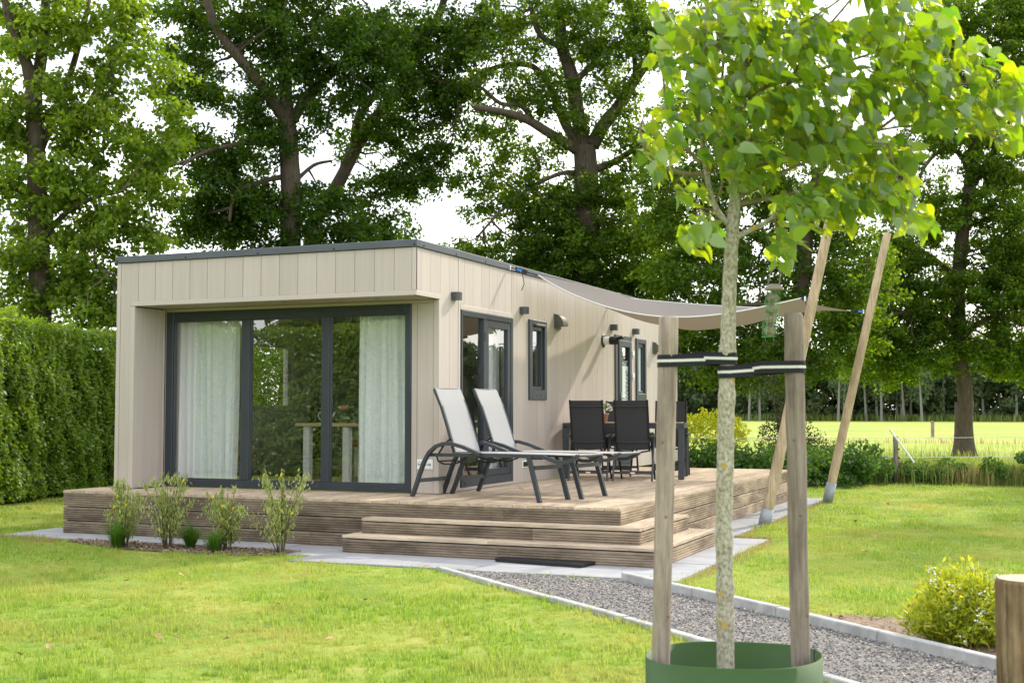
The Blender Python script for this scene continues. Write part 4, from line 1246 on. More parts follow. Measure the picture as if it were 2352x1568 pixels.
# ------------------------------------------------------------------ young tree guard: stakes, ties, ring, feeder, bollard
def stake(p0, p1, rad, label):
    t = thing('tree_stake', label, 'stake', (p0[0], p0[1], 0), 'weathered round stakes beside the young tree')
    a, b = Vector(p0), Vector(p1)
    mb = MB()
    pts = [a.lerp(b, i / 16) + Vector((random.uniform(-.0015, .0015), random.uniform(-.0015, .0015), 0)) for i in range(17)]
    r = [rad[0] + (rad[1] - rad[0]) * i / 16 + random.uniform(-.0008, .0008) for i in range(17)]
    d = (b - a).normalized()
    pts += [b + d * .007, b + d * .010]; r += [r[-1] - .004, r[-1] - .012]
    mb.tube(pts, r, 20); mb.build('post', MAT['stake'], t, True)
    # knots
    for (h, an) in ((.28, -.9), (.52, -1.5), (.7, -2.0)):
        q = a.lerp(b, h); n_ = Vector((math.cos(an + .4), math.sin(an + .4), 0)); rr = rad[0] + (rad[1] - rad[0]) * h
        kb = MB(); kb.tube([q + n_ * (rr - .004), q + n_ * (rr + .0012)], [.009, .006], 8); kb.build('knot', MAT['soil'], t, True)
    return t
sL0, sL1 = at(1514, 1640, 5.37), at(1535.5, 731, 5.37)
sR0, sR1 = at(1842, 1640, 5.37), at(1822.5, 724, 5.37)
sL0[2] = 0; sR0[2] = 0
stake(sL0, sL1, (.039, .0415), 'weathered round stake on the left of the young tree')
stake(sR0, sR1, (.0415, .0415), 'weathered round stake on the right of the young tree')

TR = [(1666, 1640), (1666, 1450), (1665, 1330), (1662, 1200), (1666, 1060), (1668, 940), (1671, 840), (1673, 740), (1676, 640), (1682, 540), (1687, 470), (1690, 400), (1697, 320), (1703, 240), (1708, 160), (1712, 60), (1714, -60), (1716, -200)]
trk = [Vector(at(x, y, 5.37)) for x, y in TR]
def on(poly, z):
    for a, b in zip(poly, poly[1:]):
        if min(a.z, b.z) <= z <= max(a.z, b.z): return a.lerp(b, (z - a.z) / (b.z - a.z))
def loop_tie(name, label, p, rp, q, rq, zp, zq, w):
    """webbing band round post p and trunk q, crossed between"""
    t = thing(name, label, 'strap', tuple(p), 'striped ties holding the young tree')
    p, q = Vector(p), Vector(q)
    d = (q - p); d.z = 0; d.normalize(); n_ = Vector((-d.y, d.x, 0))
    pts = []
    a0, a1 = math.atan2(n_.y, n_.x), 0
    K = 10
    for k in range(K + 1):
        a = a0 + math.pi * k / K
        pts.append(Vector((p.x + rp * math.cos(a), p.y + rp * math.sin(a), zp)))
    m_ = (p + q) / 2
    pts.append(Vector((m_.x, m_.y, (zp + zq) / 2)) - n_ * .012)
    for k in range(K + 1):
        a = a0 + math.pi * 0 - math.pi * k / K
        pts.append(Vector((q.x + rq * math.cos(a), q.y + rq * math.sin(a), zq)))
    pts.append(Vector((m_.x, m_.y, (zp + zq) / 2 + .01)) + n_ * .012)
    pts.append(pts[0].copy())
    pts = [x for x in pts]
    def band(lo, hi, out, mat, nm, par):
        vs, fs = [], []
        m = len(pts)
        for i, x in enumerate(pts):
            tdir = (pts[(i + 1) % m] - pts[i - 1]); tdir.z = 0; tdir.normalize()
            on_ = Vector((tdir.y, -tdir.x, 0)) * out
            for (zz, e) in ((lo, -.001), (hi, -.001), (hi, .001), (lo, .001)):
                vs.append(x + Vector((0, 0, zz)) + Vector((tdir.y, -tdir.x, 0)) * (out + e))
        for i in range(m - 1):
            for k in range(4):
                fs.append((i * 4 + k, i * 4 + (k + 1) % 4, (i + 1) * 4 + (k + 1) % 4, (i + 1) * 4 + k))
        mb = MB(); mb.add(vs, fs); return mb.build(nm, mat, par)
    b = band(-w / 2, w / 2, .0, MAT['web'], 'webbing', t)
    band(-w * .11, w * .11, .0022, MAT['webw'], 'stripe', b)
    band(-w * .11, w * .11, -.0022, MAT['webw'], 'stripe', b)
    return t
zl = at(1600, 828, 5.37)[2]; zr_ = at(1750, 848, 5.37)[2]
SL = [Vector(sL0), Vector(sL1)]; SR = [Vector(sR0), Vector(sR1)]
loop_tie('tree_tie', 'black strap with white stripe tying the left stake to the trunk', on(SL, zl), .0435, on(trk, zl), .039, zl - .002, zl + .008, .052)
loop_tie('tree_tie', 'black strap with white stripe tying the right stake to the trunk, set slightly lower', on(SR, zr_), .0445, on(trk, zr_), .039, zr_ + .010, zr_ - .012, .052)

wr = thing('watering_ring', 'green plastic watering ring around the foot of the young tree', 'watering ring', (trk[0].x, trk[0].y, 0))
ctr = Vector(at(1684, 1505, 5.40))
R = .372
mb = MB(); vs = []; n = 64
for i in range(n + 1):
    a = 2 * math.pi * i / n + .6
    rr = R * (1 + .012 * math.sin(2 * a + .4))
    zt = .318 + .012 * math.sin(a + 2.2) + .004 * math.sin(3 * a)
    if i == n: rr += .006
    for (dr, z) in ((0, -.05), (0, zt), (-.005, zt), (-.005, -.05)):
        vs.append((ctr.x + (rr + dr) * math.cos(a), ctr.y + (rr + dr) * math.sin(a), z))
mb.add(vs, [(i * 4 + k, (i + 1) * 4 + k, (i + 1) * 4 + k + 1, i * 4 + k + 1) for i in range(n) for k in range(3)])
mb.build('band', MAT['ring'], wr, True)
rivdir = Vector(at(1855, 1540, 5.0)) - ctr; rivdir.z = 0; rivdir.normalize(); side_ = Vector((-rivdir.y, rivdir.x, 0))
q = ctr + rivdir * (R + .001); 
mb = MB(); mb.tube([Vector((q.x, q.y, .255)), Vector((q.x, q.y, .255)) + rivdir * .006], [.010, .006], 8); mb.build('rivet', MAT['silver'], wr, True)
mb = MB(); mb.lathe([(0, .06), (.36, .05)], (ctr.x, ctr.y, 0), 40); mb.build('soil_fill', MAT['soil'], wr)

bf = thing('bird_feeder', 'hanging fat ball feeder with round lid and green netting on the young tree', 'bird feeder', tuple(at(1772, 720, 5.30)))
ft, fb = Vector(at(1776, 668, 5.30)), Vector(at(1766, 775, 5.30))
ax = (fb - ft).normalized()
def ring_pts(c, r, n=16):
    return [c + Vector((r * math.cos(k * 6.2832 / n), r * math.sin(k * 6.2832 / n), 0)) for k in range(n)]
mb = MB(); mb.lathe([(0, .022), (.02, .02), (.036, .008), (.043, -.004), (.040, -.004), (0, .004)], tuple(ft + Vector((.003, 0, .008))), 20); mb.build('lid', MAT['feederlid'], bf, True)
for k in range(4):
    c = ft.lerp(fb, .16 + .235 * k)
    mb = MB(); mb.lathe([(0, -.025), (.016, -.020), (.0265, -.008), (.0275, .004), (.019, .019), (0, .025)], tuple(c), 14); mb.build('fat_ball', MAT['fatball'], bf, True)
mb = MB()
for k in range(7):
    a = k * 6.2832 / 7; o_ = Vector((math.cos(a), math.sin(a), 0)) * .031
    mb.tube([ft + o_ * .8, ft.lerp(fb, .2) + o_, ft.lerp(fb, .42) + o_ * .93, ft.lerp(fb, .65) + o_, ft.lerp(fb, .95) + o_ * .95], .0011, 4)
for k in range(5):
    c = ft.lerp(fb, .04 + k * .235)
    pts = ring_pts(c, .031, 14); mb.tube(pts + pts[:1], .0010, 4)
mb.build('netting', MAT['feedernet'], bf)
hk = Vector(at(1782, 622, 5.30)); top = Vector(at(1783, 575, 5.30))
mb = MB(); mb.tube([ft + Vector((-.024, 0, .02)), hk + Vector((-.022, 0, -.004)), hk + Vector((-.006, 0, .012)), top], .0022, 5); mb.tube([ft + Vector((.024, .005, .02)), hk + Vector((.020, .005, -.002)), hk + Vector((.004, 0, .012))], .0022, 5); mb.build('hanger_wire', MAT['feederlid'], bf)

bl = thing('wooden_bollard', 'thick round cut log bollard at the right edge beside the gravel path', 'bollard', (9.74, -6.3, 0))
bc = Vector(at(2290 + 78, 1328, 4.6)); zt = bc.z
mb = MB(); r0 = .125
mb.tube([(bc.x - .004, bc.y, -.05), (bc.x - .002, bc.y, .35), (bc.x, bc.y, zt - .012), (bc.x, bc.y, zt)], [r0 - .004, r0 - .002, r0, r0 - .007], 36); mb.build('post', MAT['log'], bl, False)
def endgrain():
    m, nt, out = new_mat('log end grain'); L = nt.links.new
    tcn = N(nt, 'ShaderNodeTexCoord')
    wv = N(nt, 'ShaderNodeTexWave', wave_type='RINGS', rings_direction='Z'); wv.inputs['Scale'].default_value = 40; wv.inputs['Distortion'].default_value = 2.5; wv.inputs['Detail'].default_value = 3
    mp_ = N(nt, 'ShaderNodeMapping'); mp_.inputs['Location'].default_value = (.03, .02, 0)
    L(tcn.outputs['Object'], mp_.inputs[0]); L(mp_.outputs[0], wv.inputs['Vector'])
    r = ramp(nt, [(0, (.36, .27, .18)), (1, (.56, .46, .34))]); L(wv.outputs['Fac'], r.inputs[0])
    p = N(nt, 'ShaderNodeBsdfPrincipled'); p.inputs['Roughness'].default_value = .9; L(r.outputs[0], p.inputs['Base Color']); L(p.outputs[0], out.inputs[0]); return m
mb = MB(); mb.lathe([(0, zt + .0008), (r0 - .008, zt + .0008)], (bc.x, bc.y, 0), 36); mb.build('cut_end', endgrain(), bl)
mb = MB(); mb.add([(bc.x - .09, bc.y - .0878, 0), (bc.x - .082, bc.y - .0955, 0), (bc.x - .084, bc.y - .0955, zt - .05), (bc.x - .088, bc.y - .091, zt - .05)], [(0, 1, 2, 3)]); mb.build('drying_crack', MAT['soil'], bl)

# ------------------------------------------------------------------ pasture fence
fn = thing('pasture_fence', 'old wooden fence posts with thin wires between lawn and meadow', 'fence', (7.13, 12.85, 0))
def fpost(x, y, h, r):
    mb = MB(); mb.tube([(x, y, -.05), (x + .005, y, h * .5), (x, y, h - .02), (x, y, h)], [r, r * .97, r * .95, r * .7], 10); return mb.build('post', MAT['fencepost'], fn, True)
pA, pB, pC = (7.13, 12.85), (-2.4, 12.5), (15.5, 14.6)
o = fpost(*pA, .875, .048); fpost(*pB, .9, .05); fpost(*pC, .9, .05)
mb = MB()
for z in (.62, .46, .3, .15): mb.bbox(pA[0] + .045, pA[0] + .075, pA[1] - .02, pA[1] + .02, z, z + .03, .004)
mb.build('insulator', MAT['black'], fn)
for z in (.83, .48):
    for (a, b, dz) in ((pB, pA, .02), (pA, pC, .24)):
        mb = MB(); P0, P1 = Vector((*a, z)), Vector((*b, z + dz))
        mb.tube([P0.lerp(P1, k / 8) - Vector((0, 0, .03 * math.sin(math.pi * k / 8))) for k in range(9)], .0045, 4); mb.build('wire', MAT['wire'], fn)
mb = MB(); mb.tube([at(2100, 1062, 23.0), at(2043, 985, 23.0)], .018, 8); tag(mb.build('marker_rod', MAT['white']), 'thin white rod leaning diagonally against the near fence post', 'rod')
ff = thing('far_fence_post', 'single thin post far out in the sunny meadow', 'fence post', (18, 55, 0))
g0, g1 = at(2142, 1003, 62), at(2142, 967, 62)
mb = MB(); mb.tube([(g0[0], g0[1], -.1), tuple(g1)], .09, 8); mb.build('post', MAT['fencepost'], ff)

# ------------------------------------------------------------------ fallen leaves
def dry_leaf_mesh():
    me = bpy.data.meshes.new('dry_leaf')
    vs = [(-.5, 0, 0), (-.2, .2, .08), (.1, .26, .05), (.35, .12, .12), (.5, 0, .02), (.35, -.12, .1), (.1, -.26, .12), (-.2, -.2, .03), (0, 0, -.02)]
    me.from_pydata(vs, [], [(8, i, (i + 1) % 8) for i in range(8)]); me.materials.append(MAT['dryleaf']); me.update(); return me
dl = dry_leaf_mesh()
def drop(x, y, z, s, label, group):
    o = bpy.data.objects.new('fallen_leaf', dl); col.objects.link(o); OFF[o.name] = Vector((0, 0, 0))
    o.location = (x, y, z); o.scale = (s, s * random.uniform(.7, 1), s); o.rotation_euler = (random.uniform(-.5, .5), random.uniform(-.5, .5), random.uniform(0, 6.28))
    tag(o, label, 'leaf', group)
# ground positions read off the photograph
for (px, py) in ((365, 1476), (460, 1443), (405, 1478), (520, 1482), (640, 1400), (30, 1532), (45, 1518), (110, 1500), (230, 1390), (205, 1355), (110, 1330), (140, 1295), (290, 1345), (415, 1330), (590, 1330), (700, 1330), (840, 1390), (980, 1310), (330, 1270), (565, 1300), (760, 1480)):
    D = 1.369 * FPX / (py - 939.7)
    p = at(px, py, D)
    drop(p[0], p[1], .042, random.uniform(.05, .085), 'curled dry brown leaf lying on the front lawn', 'dry leaves on the front lawn')
for (px, py) in ((2040, 1165), (2115, 1222), (2010, 1240), (1965, 1205), (2090, 1195), (2160, 1190), (1985, 1275)):
    D = 1.369 * FPX / (py - 939.7)
    p = at(px, py, D)
    drop(p[0], p[1], .045, random.uniform(.06, .10), 'curled dry brown leaf lying on the lawn right of the deck', 'dry leaves on the right lawn')
for (x, y) in ((4.35, 1.55), (4.62, 2.2), (5.0, 1.2), (5.3, 1.65), (5.7, 3.0), (4.1, .95)):
    drop(x, y, ZD + .012, random.uniform(.05, .08), 'small dry leaf lying on the deck boards', 'dry leaves on the deck')

# ------------------------------------------------------------------ lawn grass (stuff)
BLOCK = [[(-.78, -.97), (3.1, -.97), (3.1, -1.27), (3.4, -1.27), (3.4, -1.63), (7.0, -1.62), (7.03, 1.84), (6.60, 1.84), (6.60, 8.3), (-.78, 8.3)], KL + KR[::-1], BED, BED2,
         [(-.05, 0), (3.9, 0), (3.9, 9.9), (-.05, 9.9)]]
def lawn_blades(name, npts, xr, yr, keep, h, w, seg, label):
    nt_ = npts // 14
    tx, ty = rng.uniform(*xr, nt_), rng.uniform(*yr, nt_)
    th_ = np.repeat(rng.gamma(5, .2, nt_), 14)
    x = np.repeat(tx, 14) + rng.normal(size=nt_ * 14) * w * 4.5; y = np.repeat(ty, 14) + rng.normal(size=nt_ * 14) * w * 4.5
    npts = nt_ * 14
    # visible wedge only
    rel = np.stack([x - CAM[0], y - CAM[1], np.full(npts, -CAM[2])], -1)
    D = rel @ _f; R_ = rel @ _r
    k = keep(D) & (np.abs(R_ / np.maximum(D, .1)) < .43) & (D > 4.2)
    # sparse near edges of the paved parts: ragged border
    jx, jy = x + rng.normal(size=npts) * .03, y + rng.normal(size=npts) * .03
    for b in BLOCK: k &= ~in_poly(jx, jy, b)
    k &= ~((x - ctr.x) ** 2 + (y - ctr.y) ** 2 < .40 ** 2)
    k &= y < 13.2 + .3 * np.sin(x)
    x, y, th_ = x[k], y[k], th_[k]; n = len(x)
    a = rng.uniform(0, 6.283, n); lean = rng.uniform(.1, .9, n)
    # height patches
    hp = .75 + .35 * np.sin(x * 2.1 + np.sin(y * 1.7) * 1.5) * np.sin(y * 2.3 + 1) + .25 * np.sin(x * 5.3 + y * 3.1)
    hh = h * np.clip(hp, .5, 1.4) * np.clip(th_, .35, 1.9) * rng.uniform(.6, 1.2, n)
    d = np.stack([np.cos(a), np.sin(a), np.zeros(n)], -1); s = np.stack([-np.sin(a), np.cos(a), np.zeros(n)], -1)
    b = np.stack([x, y, np.full(n, -.006)], -1)
    ww = (w * rng.uniform(.7, 1.3, n))[:, None]
    up = np.array([0, 0, 1.0])
    if seg == 2:
        m = b + up * (hh * .55)[:, None] + d * (hh * lean * .25)[:, None]; t = b + up * (hh * (1 - .25 * lean))[:, None] + d * (hh * lean * .8)[:, None]
        V = np.stack([b - s * ww / 2, b + s * ww / 2, m + s * ww * .4, m - s * ww * .4, t], 1)
        F = np.array([[0, 1, 2], [0, 2, 3], [3, 2, 4]])
        F = F[None] + (np.arange(n) * 5)[:, None, None]
    else:
        t = b + up * (hh * .9)[:, None] + d * (hh * lean * .6)[:, None]
        V = np.stack([b - s * ww / 2, b + s * ww / 2, t], 1)
        F = np.array([[0, 1, 2]])[None] + (np.arange(n) * 3)[:, None, None]
    o = np_mesh(name, V.reshape(-1, 3), F.reshape(-1, 3), MAT['grass'])
    return tag(o, label, 'grass', kind='stuff')
lawn_blades('grass', 620000, (-1.0, 12.0), (-7.5, 1.0), lambda D: (D < 9.2), .042, .0042, 2, 'short bright green mown grass of the foreground lawn')
lawn_blades('grass', 620000, (-6.0, 13.0), (-6.5, 5.0), lambda D: (D >= 9.0) & (D < 14.5), .042, .007, 1, 'short mown grass in front of the deck and right of the path')
lawn_blades('grass', 420000, (-12.0, 19.0), (-2.0, 13.6), lambda D: (D >= 14.2), .045, .012, 1, 'short mown grass behind and beside the deck')

def fringe(name, pts, n, width, label):
    P_ = np.array(pts); seg = rng.integers(0, len(P_) - 1, n); u = rng.random(n)[:, None]
    q = P_[seg] * (1 - u) + P_[seg + 1] * u; d = unit(P_[seg + 1] - P_[seg]); nn = np.stack([-d[:, 1], d[:, 0]], -1)
    q = q + nn * (np.abs(rng.normal(size=(n, 1))) * width + .012)
    blades(name, q[:, 0], q[:, 1], .05, .006, MAT['drygrass'], label)

# rough verge between lawn and meadow
def blades(name, x, y, h, w, mat, label=None, kind='stuff', parent=None, spread=.5, cat='grass'):
    n = len(x)
    a = rng.uniform(0, 6.283, n); lean = rng.uniform(.05, 1, n) * spread
    hh = h * rng.uniform(.5, 1.15, n); d = np.stack([np.cos(a), np.sin(a), np.zeros(n)], -1); s = np.stack([-np.sin(a), np.cos(a), np.zeros(n)], -1)
    b = np.stack([x, y, np.zeros(n)], -1); up = np.array([0, 0, 1.0]); ww = w * rng.uniform(.6, 1.3, n)[:, None]
    m = b + up * (hh * .6)[:, None] + d * (hh * lean * .3)[:, None]; t = b + up * (hh * (1 - .3 * lean))[:, None] + d * (hh * lean)[:, None]
    V = np.stack([b - s * ww / 2, b + s * ww / 2, m + s * ww * .35, m - s * ww * .35, t], 1)
    F = np.array([[0, 1, 2], [0, 2, 3], [3, 2, 4]])[None] + (np.arange(n) * 5)[:, None, None]
    o = np_mesh(name, V.reshape(-1, 3), F.reshape(-1, 3), mat, parent)
    if label: tag(o, label, cat, kind=kind)
    return o
fringe('dry_fringe', KR, 3000, .10, 'straw coloured dry grass along the raised kerb')
fringe('dry_fringe', [(7.04, 1.86), (7.04, -1.64)], 700, .07, 'straw coloured dry grass beside the wide grey paving')
fringe('dry_fringe', [(6.64, 1.9), (7.04, 1.9)], 260, .05, 'straw coloured dry grass at the inner corner of the paving')
fringe('dry_fringe', [(6.64, 8.3), (6.64, 1.9)], 800, .06, 'straw coloured dry grass along the narrow paving strip')
fringe('dry_fringe', [(.3, -1.12), (-.8, -.98)], 700, .10, 'straw coloured dry grass at the left end of the planting bed')
n = 9000
x = rng.uniform(6.6, 16, n)
blades('rough_grass', x, 12.9 + .08 * (x - 7) + rng.normal(size=n) * .35 + .35, .46, .014, MAT['tall'], 'tall rough grass in the strip behind the lawn')
n = 1300
x = np.concatenate([rng.normal(8.4, .45, n), rng.normal(10.4, .3, n // 4)])
blades('dry_grass', x, 13.0 + .08 * (x - 7) + rng.normal(size=len(x)) * .15, .36, .010, MAT['drygrass'], 'straw coloured dry grass behind the far lawn edge')
n = 26000
x = rng.uniform(-10, 30, n); y = 15 + rng.exponential(5.5, n)
blades('meadow_grass', x, y, .26, .022, leafmat('meadow grass', (.21, .30, .05), (.33, .37, .09), (.34, .45, .05), (.48, .52, .11), .4, .01, .5), 'long yellow green grass of the sunny meadow')
n = 1000
x = rng.uniform(-10, 45, n)
blades('verge_grass', x, 42 + rng.normal(size=n) * .5, .26, .05, MAT['drygrass'], 'strip of pale dry grass crossing the meadow')
n = 9000
x = rng.uniform(-60, 90, n)
blades('wood_edge_grass', x, 140 + rng.normal(size=n) * 1.6, 1.0, .16, MAT['tall'], 'pale rough grass along the foot of the far wood')

# brambles along the lawn edge (stuff)
def clump_leaves(centres, radii, per, L, flat=.8, up=.3):
    """leaves on and in ellipsoid clumps"""
    n = len(centres) * per
    d = unit(rng.normal(size=(n, 3)))
    rr = rng.uniform(.35, 1.0, (n, 1)) ** .6
    c = np.repeat(centres, per, 0); r = np.repeat(np.asarray(radii).reshape(-1, 1) * np.ones((1, 1)), per, 0)
    C = c + d * rr * r * np.array([1, 1, flat])
    T = d * .7 + rng.normal(size=(n, 3)) * .8 - np.array([0, 0, .25])
    Nn = d + rng.normal(size=(n, 3)) * .7 + np.array([0, 0, up])
    return leaf_quads(C, T, Nn, L * rng.uniform(.6, 1.3, n), L * .68 * rng.uniform(.7, 1.2, n))
cs, rs = [], []
for i in range(150):                                   # behind the deck, low and dense
    t = random.uniform(0, 1); x = 2.2 + 4.6 * t; y = 11.4 + .35 * t + random.gauss(0, .35); h = random.uniform(.1, .62)
    cs.append((x, y, h)); rs.append(random.uniform(.18, .34))
for i in range(110):
    t = random.uniform(0, 1); x = 6.4 + 9 * t ** 1.2; hm = .42 + .08 * math.sin(x * 2.4) + (.12 if x > 9 else 0); y = 12.85 + .09 * (x - 6.4) + random.gauss(0, .22)
    if 7.5 < x < 9.3 and random.random() < .45: continue
    cs.append((x, y, random.uniform(.05, hm))); rs.append(random.uniform(.13, .26))
v, f = clump_leaves(np.array(cs), rs, 150, .075)
tag(np_mesh('brambles', v, f, MAT['bramble']), 'dark green brambles and ivy along the far lawn edge', 'brambles', kind='stuff')

# ------------------------------------------------------------------ hedges
def hedge(name, label, p0, p1, h, th, nleaf, L, faces, grp=None):
    p0, p1 = np.array(p0), np.array(p1); d = p1 - p0; Ln = np.linalg.norm(d); d = d / Ln; nrm = np.array([d[1], -d[0]])   # right-hand side of p0->p1
    t = thing(name, label, 'hedge', (p0[0], p0[1], 0), grp)
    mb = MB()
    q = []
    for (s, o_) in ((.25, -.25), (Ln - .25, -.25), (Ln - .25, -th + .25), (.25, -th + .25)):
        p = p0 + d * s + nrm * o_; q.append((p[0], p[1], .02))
    mb.prism(q, (0, 0, h - .3)); mb.build('dark_core', MAT['hedgecore'], t)  # solid dark box in place of the shaded inside of the hedge
    n = nleaf
    s = rng.uniform(0, Ln, n); fc = rng.choice(len(faces), n, p=np.array([x[1] for x in faces]) / sum(x[1] for x in faces))
    z = rng.uniform(.06, h, n); o_ = np.zeros(n); nx = np.zeros((n, 3))
    for i, (nm, _) in enumerate(faces):
        k = fc == i
        if nm == 'r': o_[k] = 0; nx[k] = (nrm[0], nrm[1], 0)
        if nm == 'l': o_[k] = -th; nx[k] = (-nrm[0], -nrm[1], 0)
        if nm == 't': o_[k] = rng.uniform(-th, 0, k.sum()); z[k] = h; nx[k] = (0, 0, 1)
        if nm == 'e': s[k] = 0; o_[k] = rng.uniform(-th, 0, k.sum()); nx[k] = (-d[0], -d[1], 0)
    # lumpy surface
    bump = np.zeros(n); q_ = s + o_ * 1.3
    for fr_, am_ in ((1.9, .030), (3.4, .030), (6.3, .028), (9.1, .026), (14.7, .024), (22.0, .02)):
        for _ in range(2):
            an_ = rng.uniform(0, 6.28); bump += am_ * np.sin(fr_ * (q_ * np.cos(an_) + z * 1.25 * np.sin(an_)) + rng.uniform(0, 6.28))
    depth = bump - rng.exponential(.075, n) + .05
    P = np.zeros((n, 3)); P[:, :2] = p0 + d * s[:, None] + nrm * o_[:, None]; P[:, 2] = z
    rag = rng.random(n) < .03
    depth = depth + rag * rng.uniform(0, .12, n)
    P += nx * depth[:, None]
    T = rng.normal(size=(n, 3)) * .7 + nx * .6 - np.array([0, 0, .45]); Nn = nx * 1.1 + rng.normal(size=(n, 3)) * .55 + np.array([0, 0, .45])
    v, f = leaf_quads(P, T, Nn, L * rng.uniform(.6, 1.25, n), L * .62 * rng.uniform(.7, 1.2, n))
    np_mesh('foliage', v, f, MAT['hedge'], t)
    return t
hd = np.array([-1.29, 3.90]) / math.hypot(1.29, 3.90); h0 = np.array([-3.91, 2.2])
hedge('clipped_hedge', 'tall clipped beech hedge left of the chalet', h0 - hd * 3.5, h0 + hd * 13, 2.66, 1.1, 150000, .075, [('r', 8), ('t', 2), ('e', .6)])
hedge('clipped_hedge', 'tall hedge across the garden, seen mirrored in the glass front', (3.5, -10.6), (-13, -8.6), 3.0, 1.0, 64000, .095, [('r', 8), ('t', 1.5)])

# ------------------------------------------------------------------ trees
def vtube(mb, pts, r0, r1, n=8, wob=.0):
    m = len(pts)
    # smooth the polyline
    P = [np.array(p, float) for p in pts]
    Q = [P[0]]
    for i in range(len(P) - 1):
        a = P[max(i - 1, 0)]; b = P[i]; c = P[i + 1]; d = P[min(i + 2, len(P) - 1)]
        for t in (.25, .5, .75, 1.0):
            Q.append(.5 * ((2 * b) + (c - a) * t + (2 * a - 5 * b + 4 * c - d) * t * t + (3 * b - a - 3 * c + d) * t ** 3))
    rr = [r0 + (r1 - r0) * (i / (len(Q) - 1)) ** .8 for i in range(len(Q))]
    rr = [x * (1 + random.uniform(-wob, wob)) for x in rr]
    mb.tube([tuple(q) for q in Q], rr, n)
    return Q

def tree(name, label, D, trunk, limbs, lobes, leaf, L, group='big trees behind the chalet', kden=1.0, flare=1.35, base=None, clr=.40, trunk_r=None):
    """trunk, limbs: polylines in picture pixels at depth D (+ offset); lobes: (px, py, rx, ry, density[, depth offset])"""
    b = at(*trunk[0][:2], D); 
    t = thing(name, label, 'tree', (b[0], b[1], 0), group)
    sc = D / FPX
    mb = MB()
    P = [at(x, y, D) for x, y in trunk]
    if P[0][2] > 0:
        P = [np.array([P[0][0], P[0][1], -.1])] + P
    r0, r1 = trunk_r[0] * sc, trunk_r[1] * sc
    Q = vtube(mb, P, r0 * 1.0, r1, 14, .02)
    mb.tube([tuple(P[0] + np.array([0, 0, q])) for q in (0, .2, .4, .7, 1.1, 1.6)], [r0 * (1 + (flare - 1) * k) for k in (1.2, .75, .45, .22, .08, .0)], 14)
    pts = [np.array(q) for q in Q]
    bm = MB()
    for (pl, a, c, dz) in limbs:
        m = len(pl)
        LP = [at(x, y, D + dz * i / max(1, m - 1)) for i, (x, y) in enumerate(pl)]
        q = vtube(bm, LP, a * sc, c * sc, 8, .05)
        pts += [np.array(z) for z in q]
    pts = np.array(pts)
    Cs, Rs = [], []
    for lb in lobes:
        px, py, rx, ry, den = lb[:5]; dz = lb[5] if len(lb) > 5 else 0.0
        A = math.pi * rx * ry * sc * sc
        rx, ry = rx * 1.10, ry * 1.10
        ncl = max(3, int(A * den * 36 * kden))
        rz = min(rx, ry) * sc * 1.15 + .3
        k = 0
        ph = [random.uniform(0, 6.28) for _ in range(3)]
        while k < ncl:
            u = np.array([random.gauss(0, 1) for _ in range(3)]); u /= np.linalg.norm(u); u *= random.random() ** .42
            c = at(px + u[0] * rx, py + u[1] * ry, D + dz + u[2] * rz)
            if random.random() < .30 and math.sin(c[0] * 2.3 + ph[0]) * math.sin(c[1] * 2.1 + ph[1]) * math.sin(c[2] * 2.6 + ph[2]) > .12: k += 1; continue
            Cs.append(c); Rs.append(random.uniform(.6, 1.25) * clr * .86); k += 1
    Cs = np.array(Cs); Rs = np.array(Rs)
    # twigs from the nearest limb to about a third of the clumps
    tw = MB()
    for i in range(0, len(Cs), 26):
        dd = np.linalg.norm(pts - Cs[i], axis=1); j = dd.argmin()
        if dd[j] > 3.5 or dd[j] < .3: continue
        p, q = pts[j], Cs[i]
        m_ = (p + q) / 2 + np.array([random.gauss(0, .12) * dd[j], random.gauss(0, .12) * dd[j], abs(random.gauss(0, .10)) * dd[j]])
        tw.tube([tuple(p), tuple((p + m_) / 2 + rng.normal(size=3) * .04 * dd[j]), tuple(m_), tuple(q)], [.022 + .012 * dd[j], .018 + .008 * dd[j], .016 + .004 * dd[j], .008], 4, False)
    mb.build('trunk', MAT['bark'], t, True)
    if bm.v: bm.build('limbs', MAT['bark'], t, True)
    if tw.v: tw.build('twigs', MAT['bark'], t)['kind'] = 'stuff'
    per = 56
    n = len(Cs) * per
    d = unit(rng.normal(size=(n, 3)))
    c = np.repeat(Cs, per, 0); r = np.repeat(Rs, per)[:, None]
    P_ = c + d * (rng.random((n, 1)) ** .5) * r * np.array([1, 1, .62])
    T = d * .6 + rng.normal(size=(n, 3)) * .8 - np.array([0, 0, .3]); Nn = rng.normal(size=(n, 3)) * .8 + np.array([0, 0, .75]) + d * .3
    v, f = leaf_quads(P_, T, Nn, L * rng.uniform(.6, 1.3, n), L * .62 * rng.uniform(.7, 1.25, n))
    np_mesh('crown', v, f, leaf, t)
    return n
nl = 0
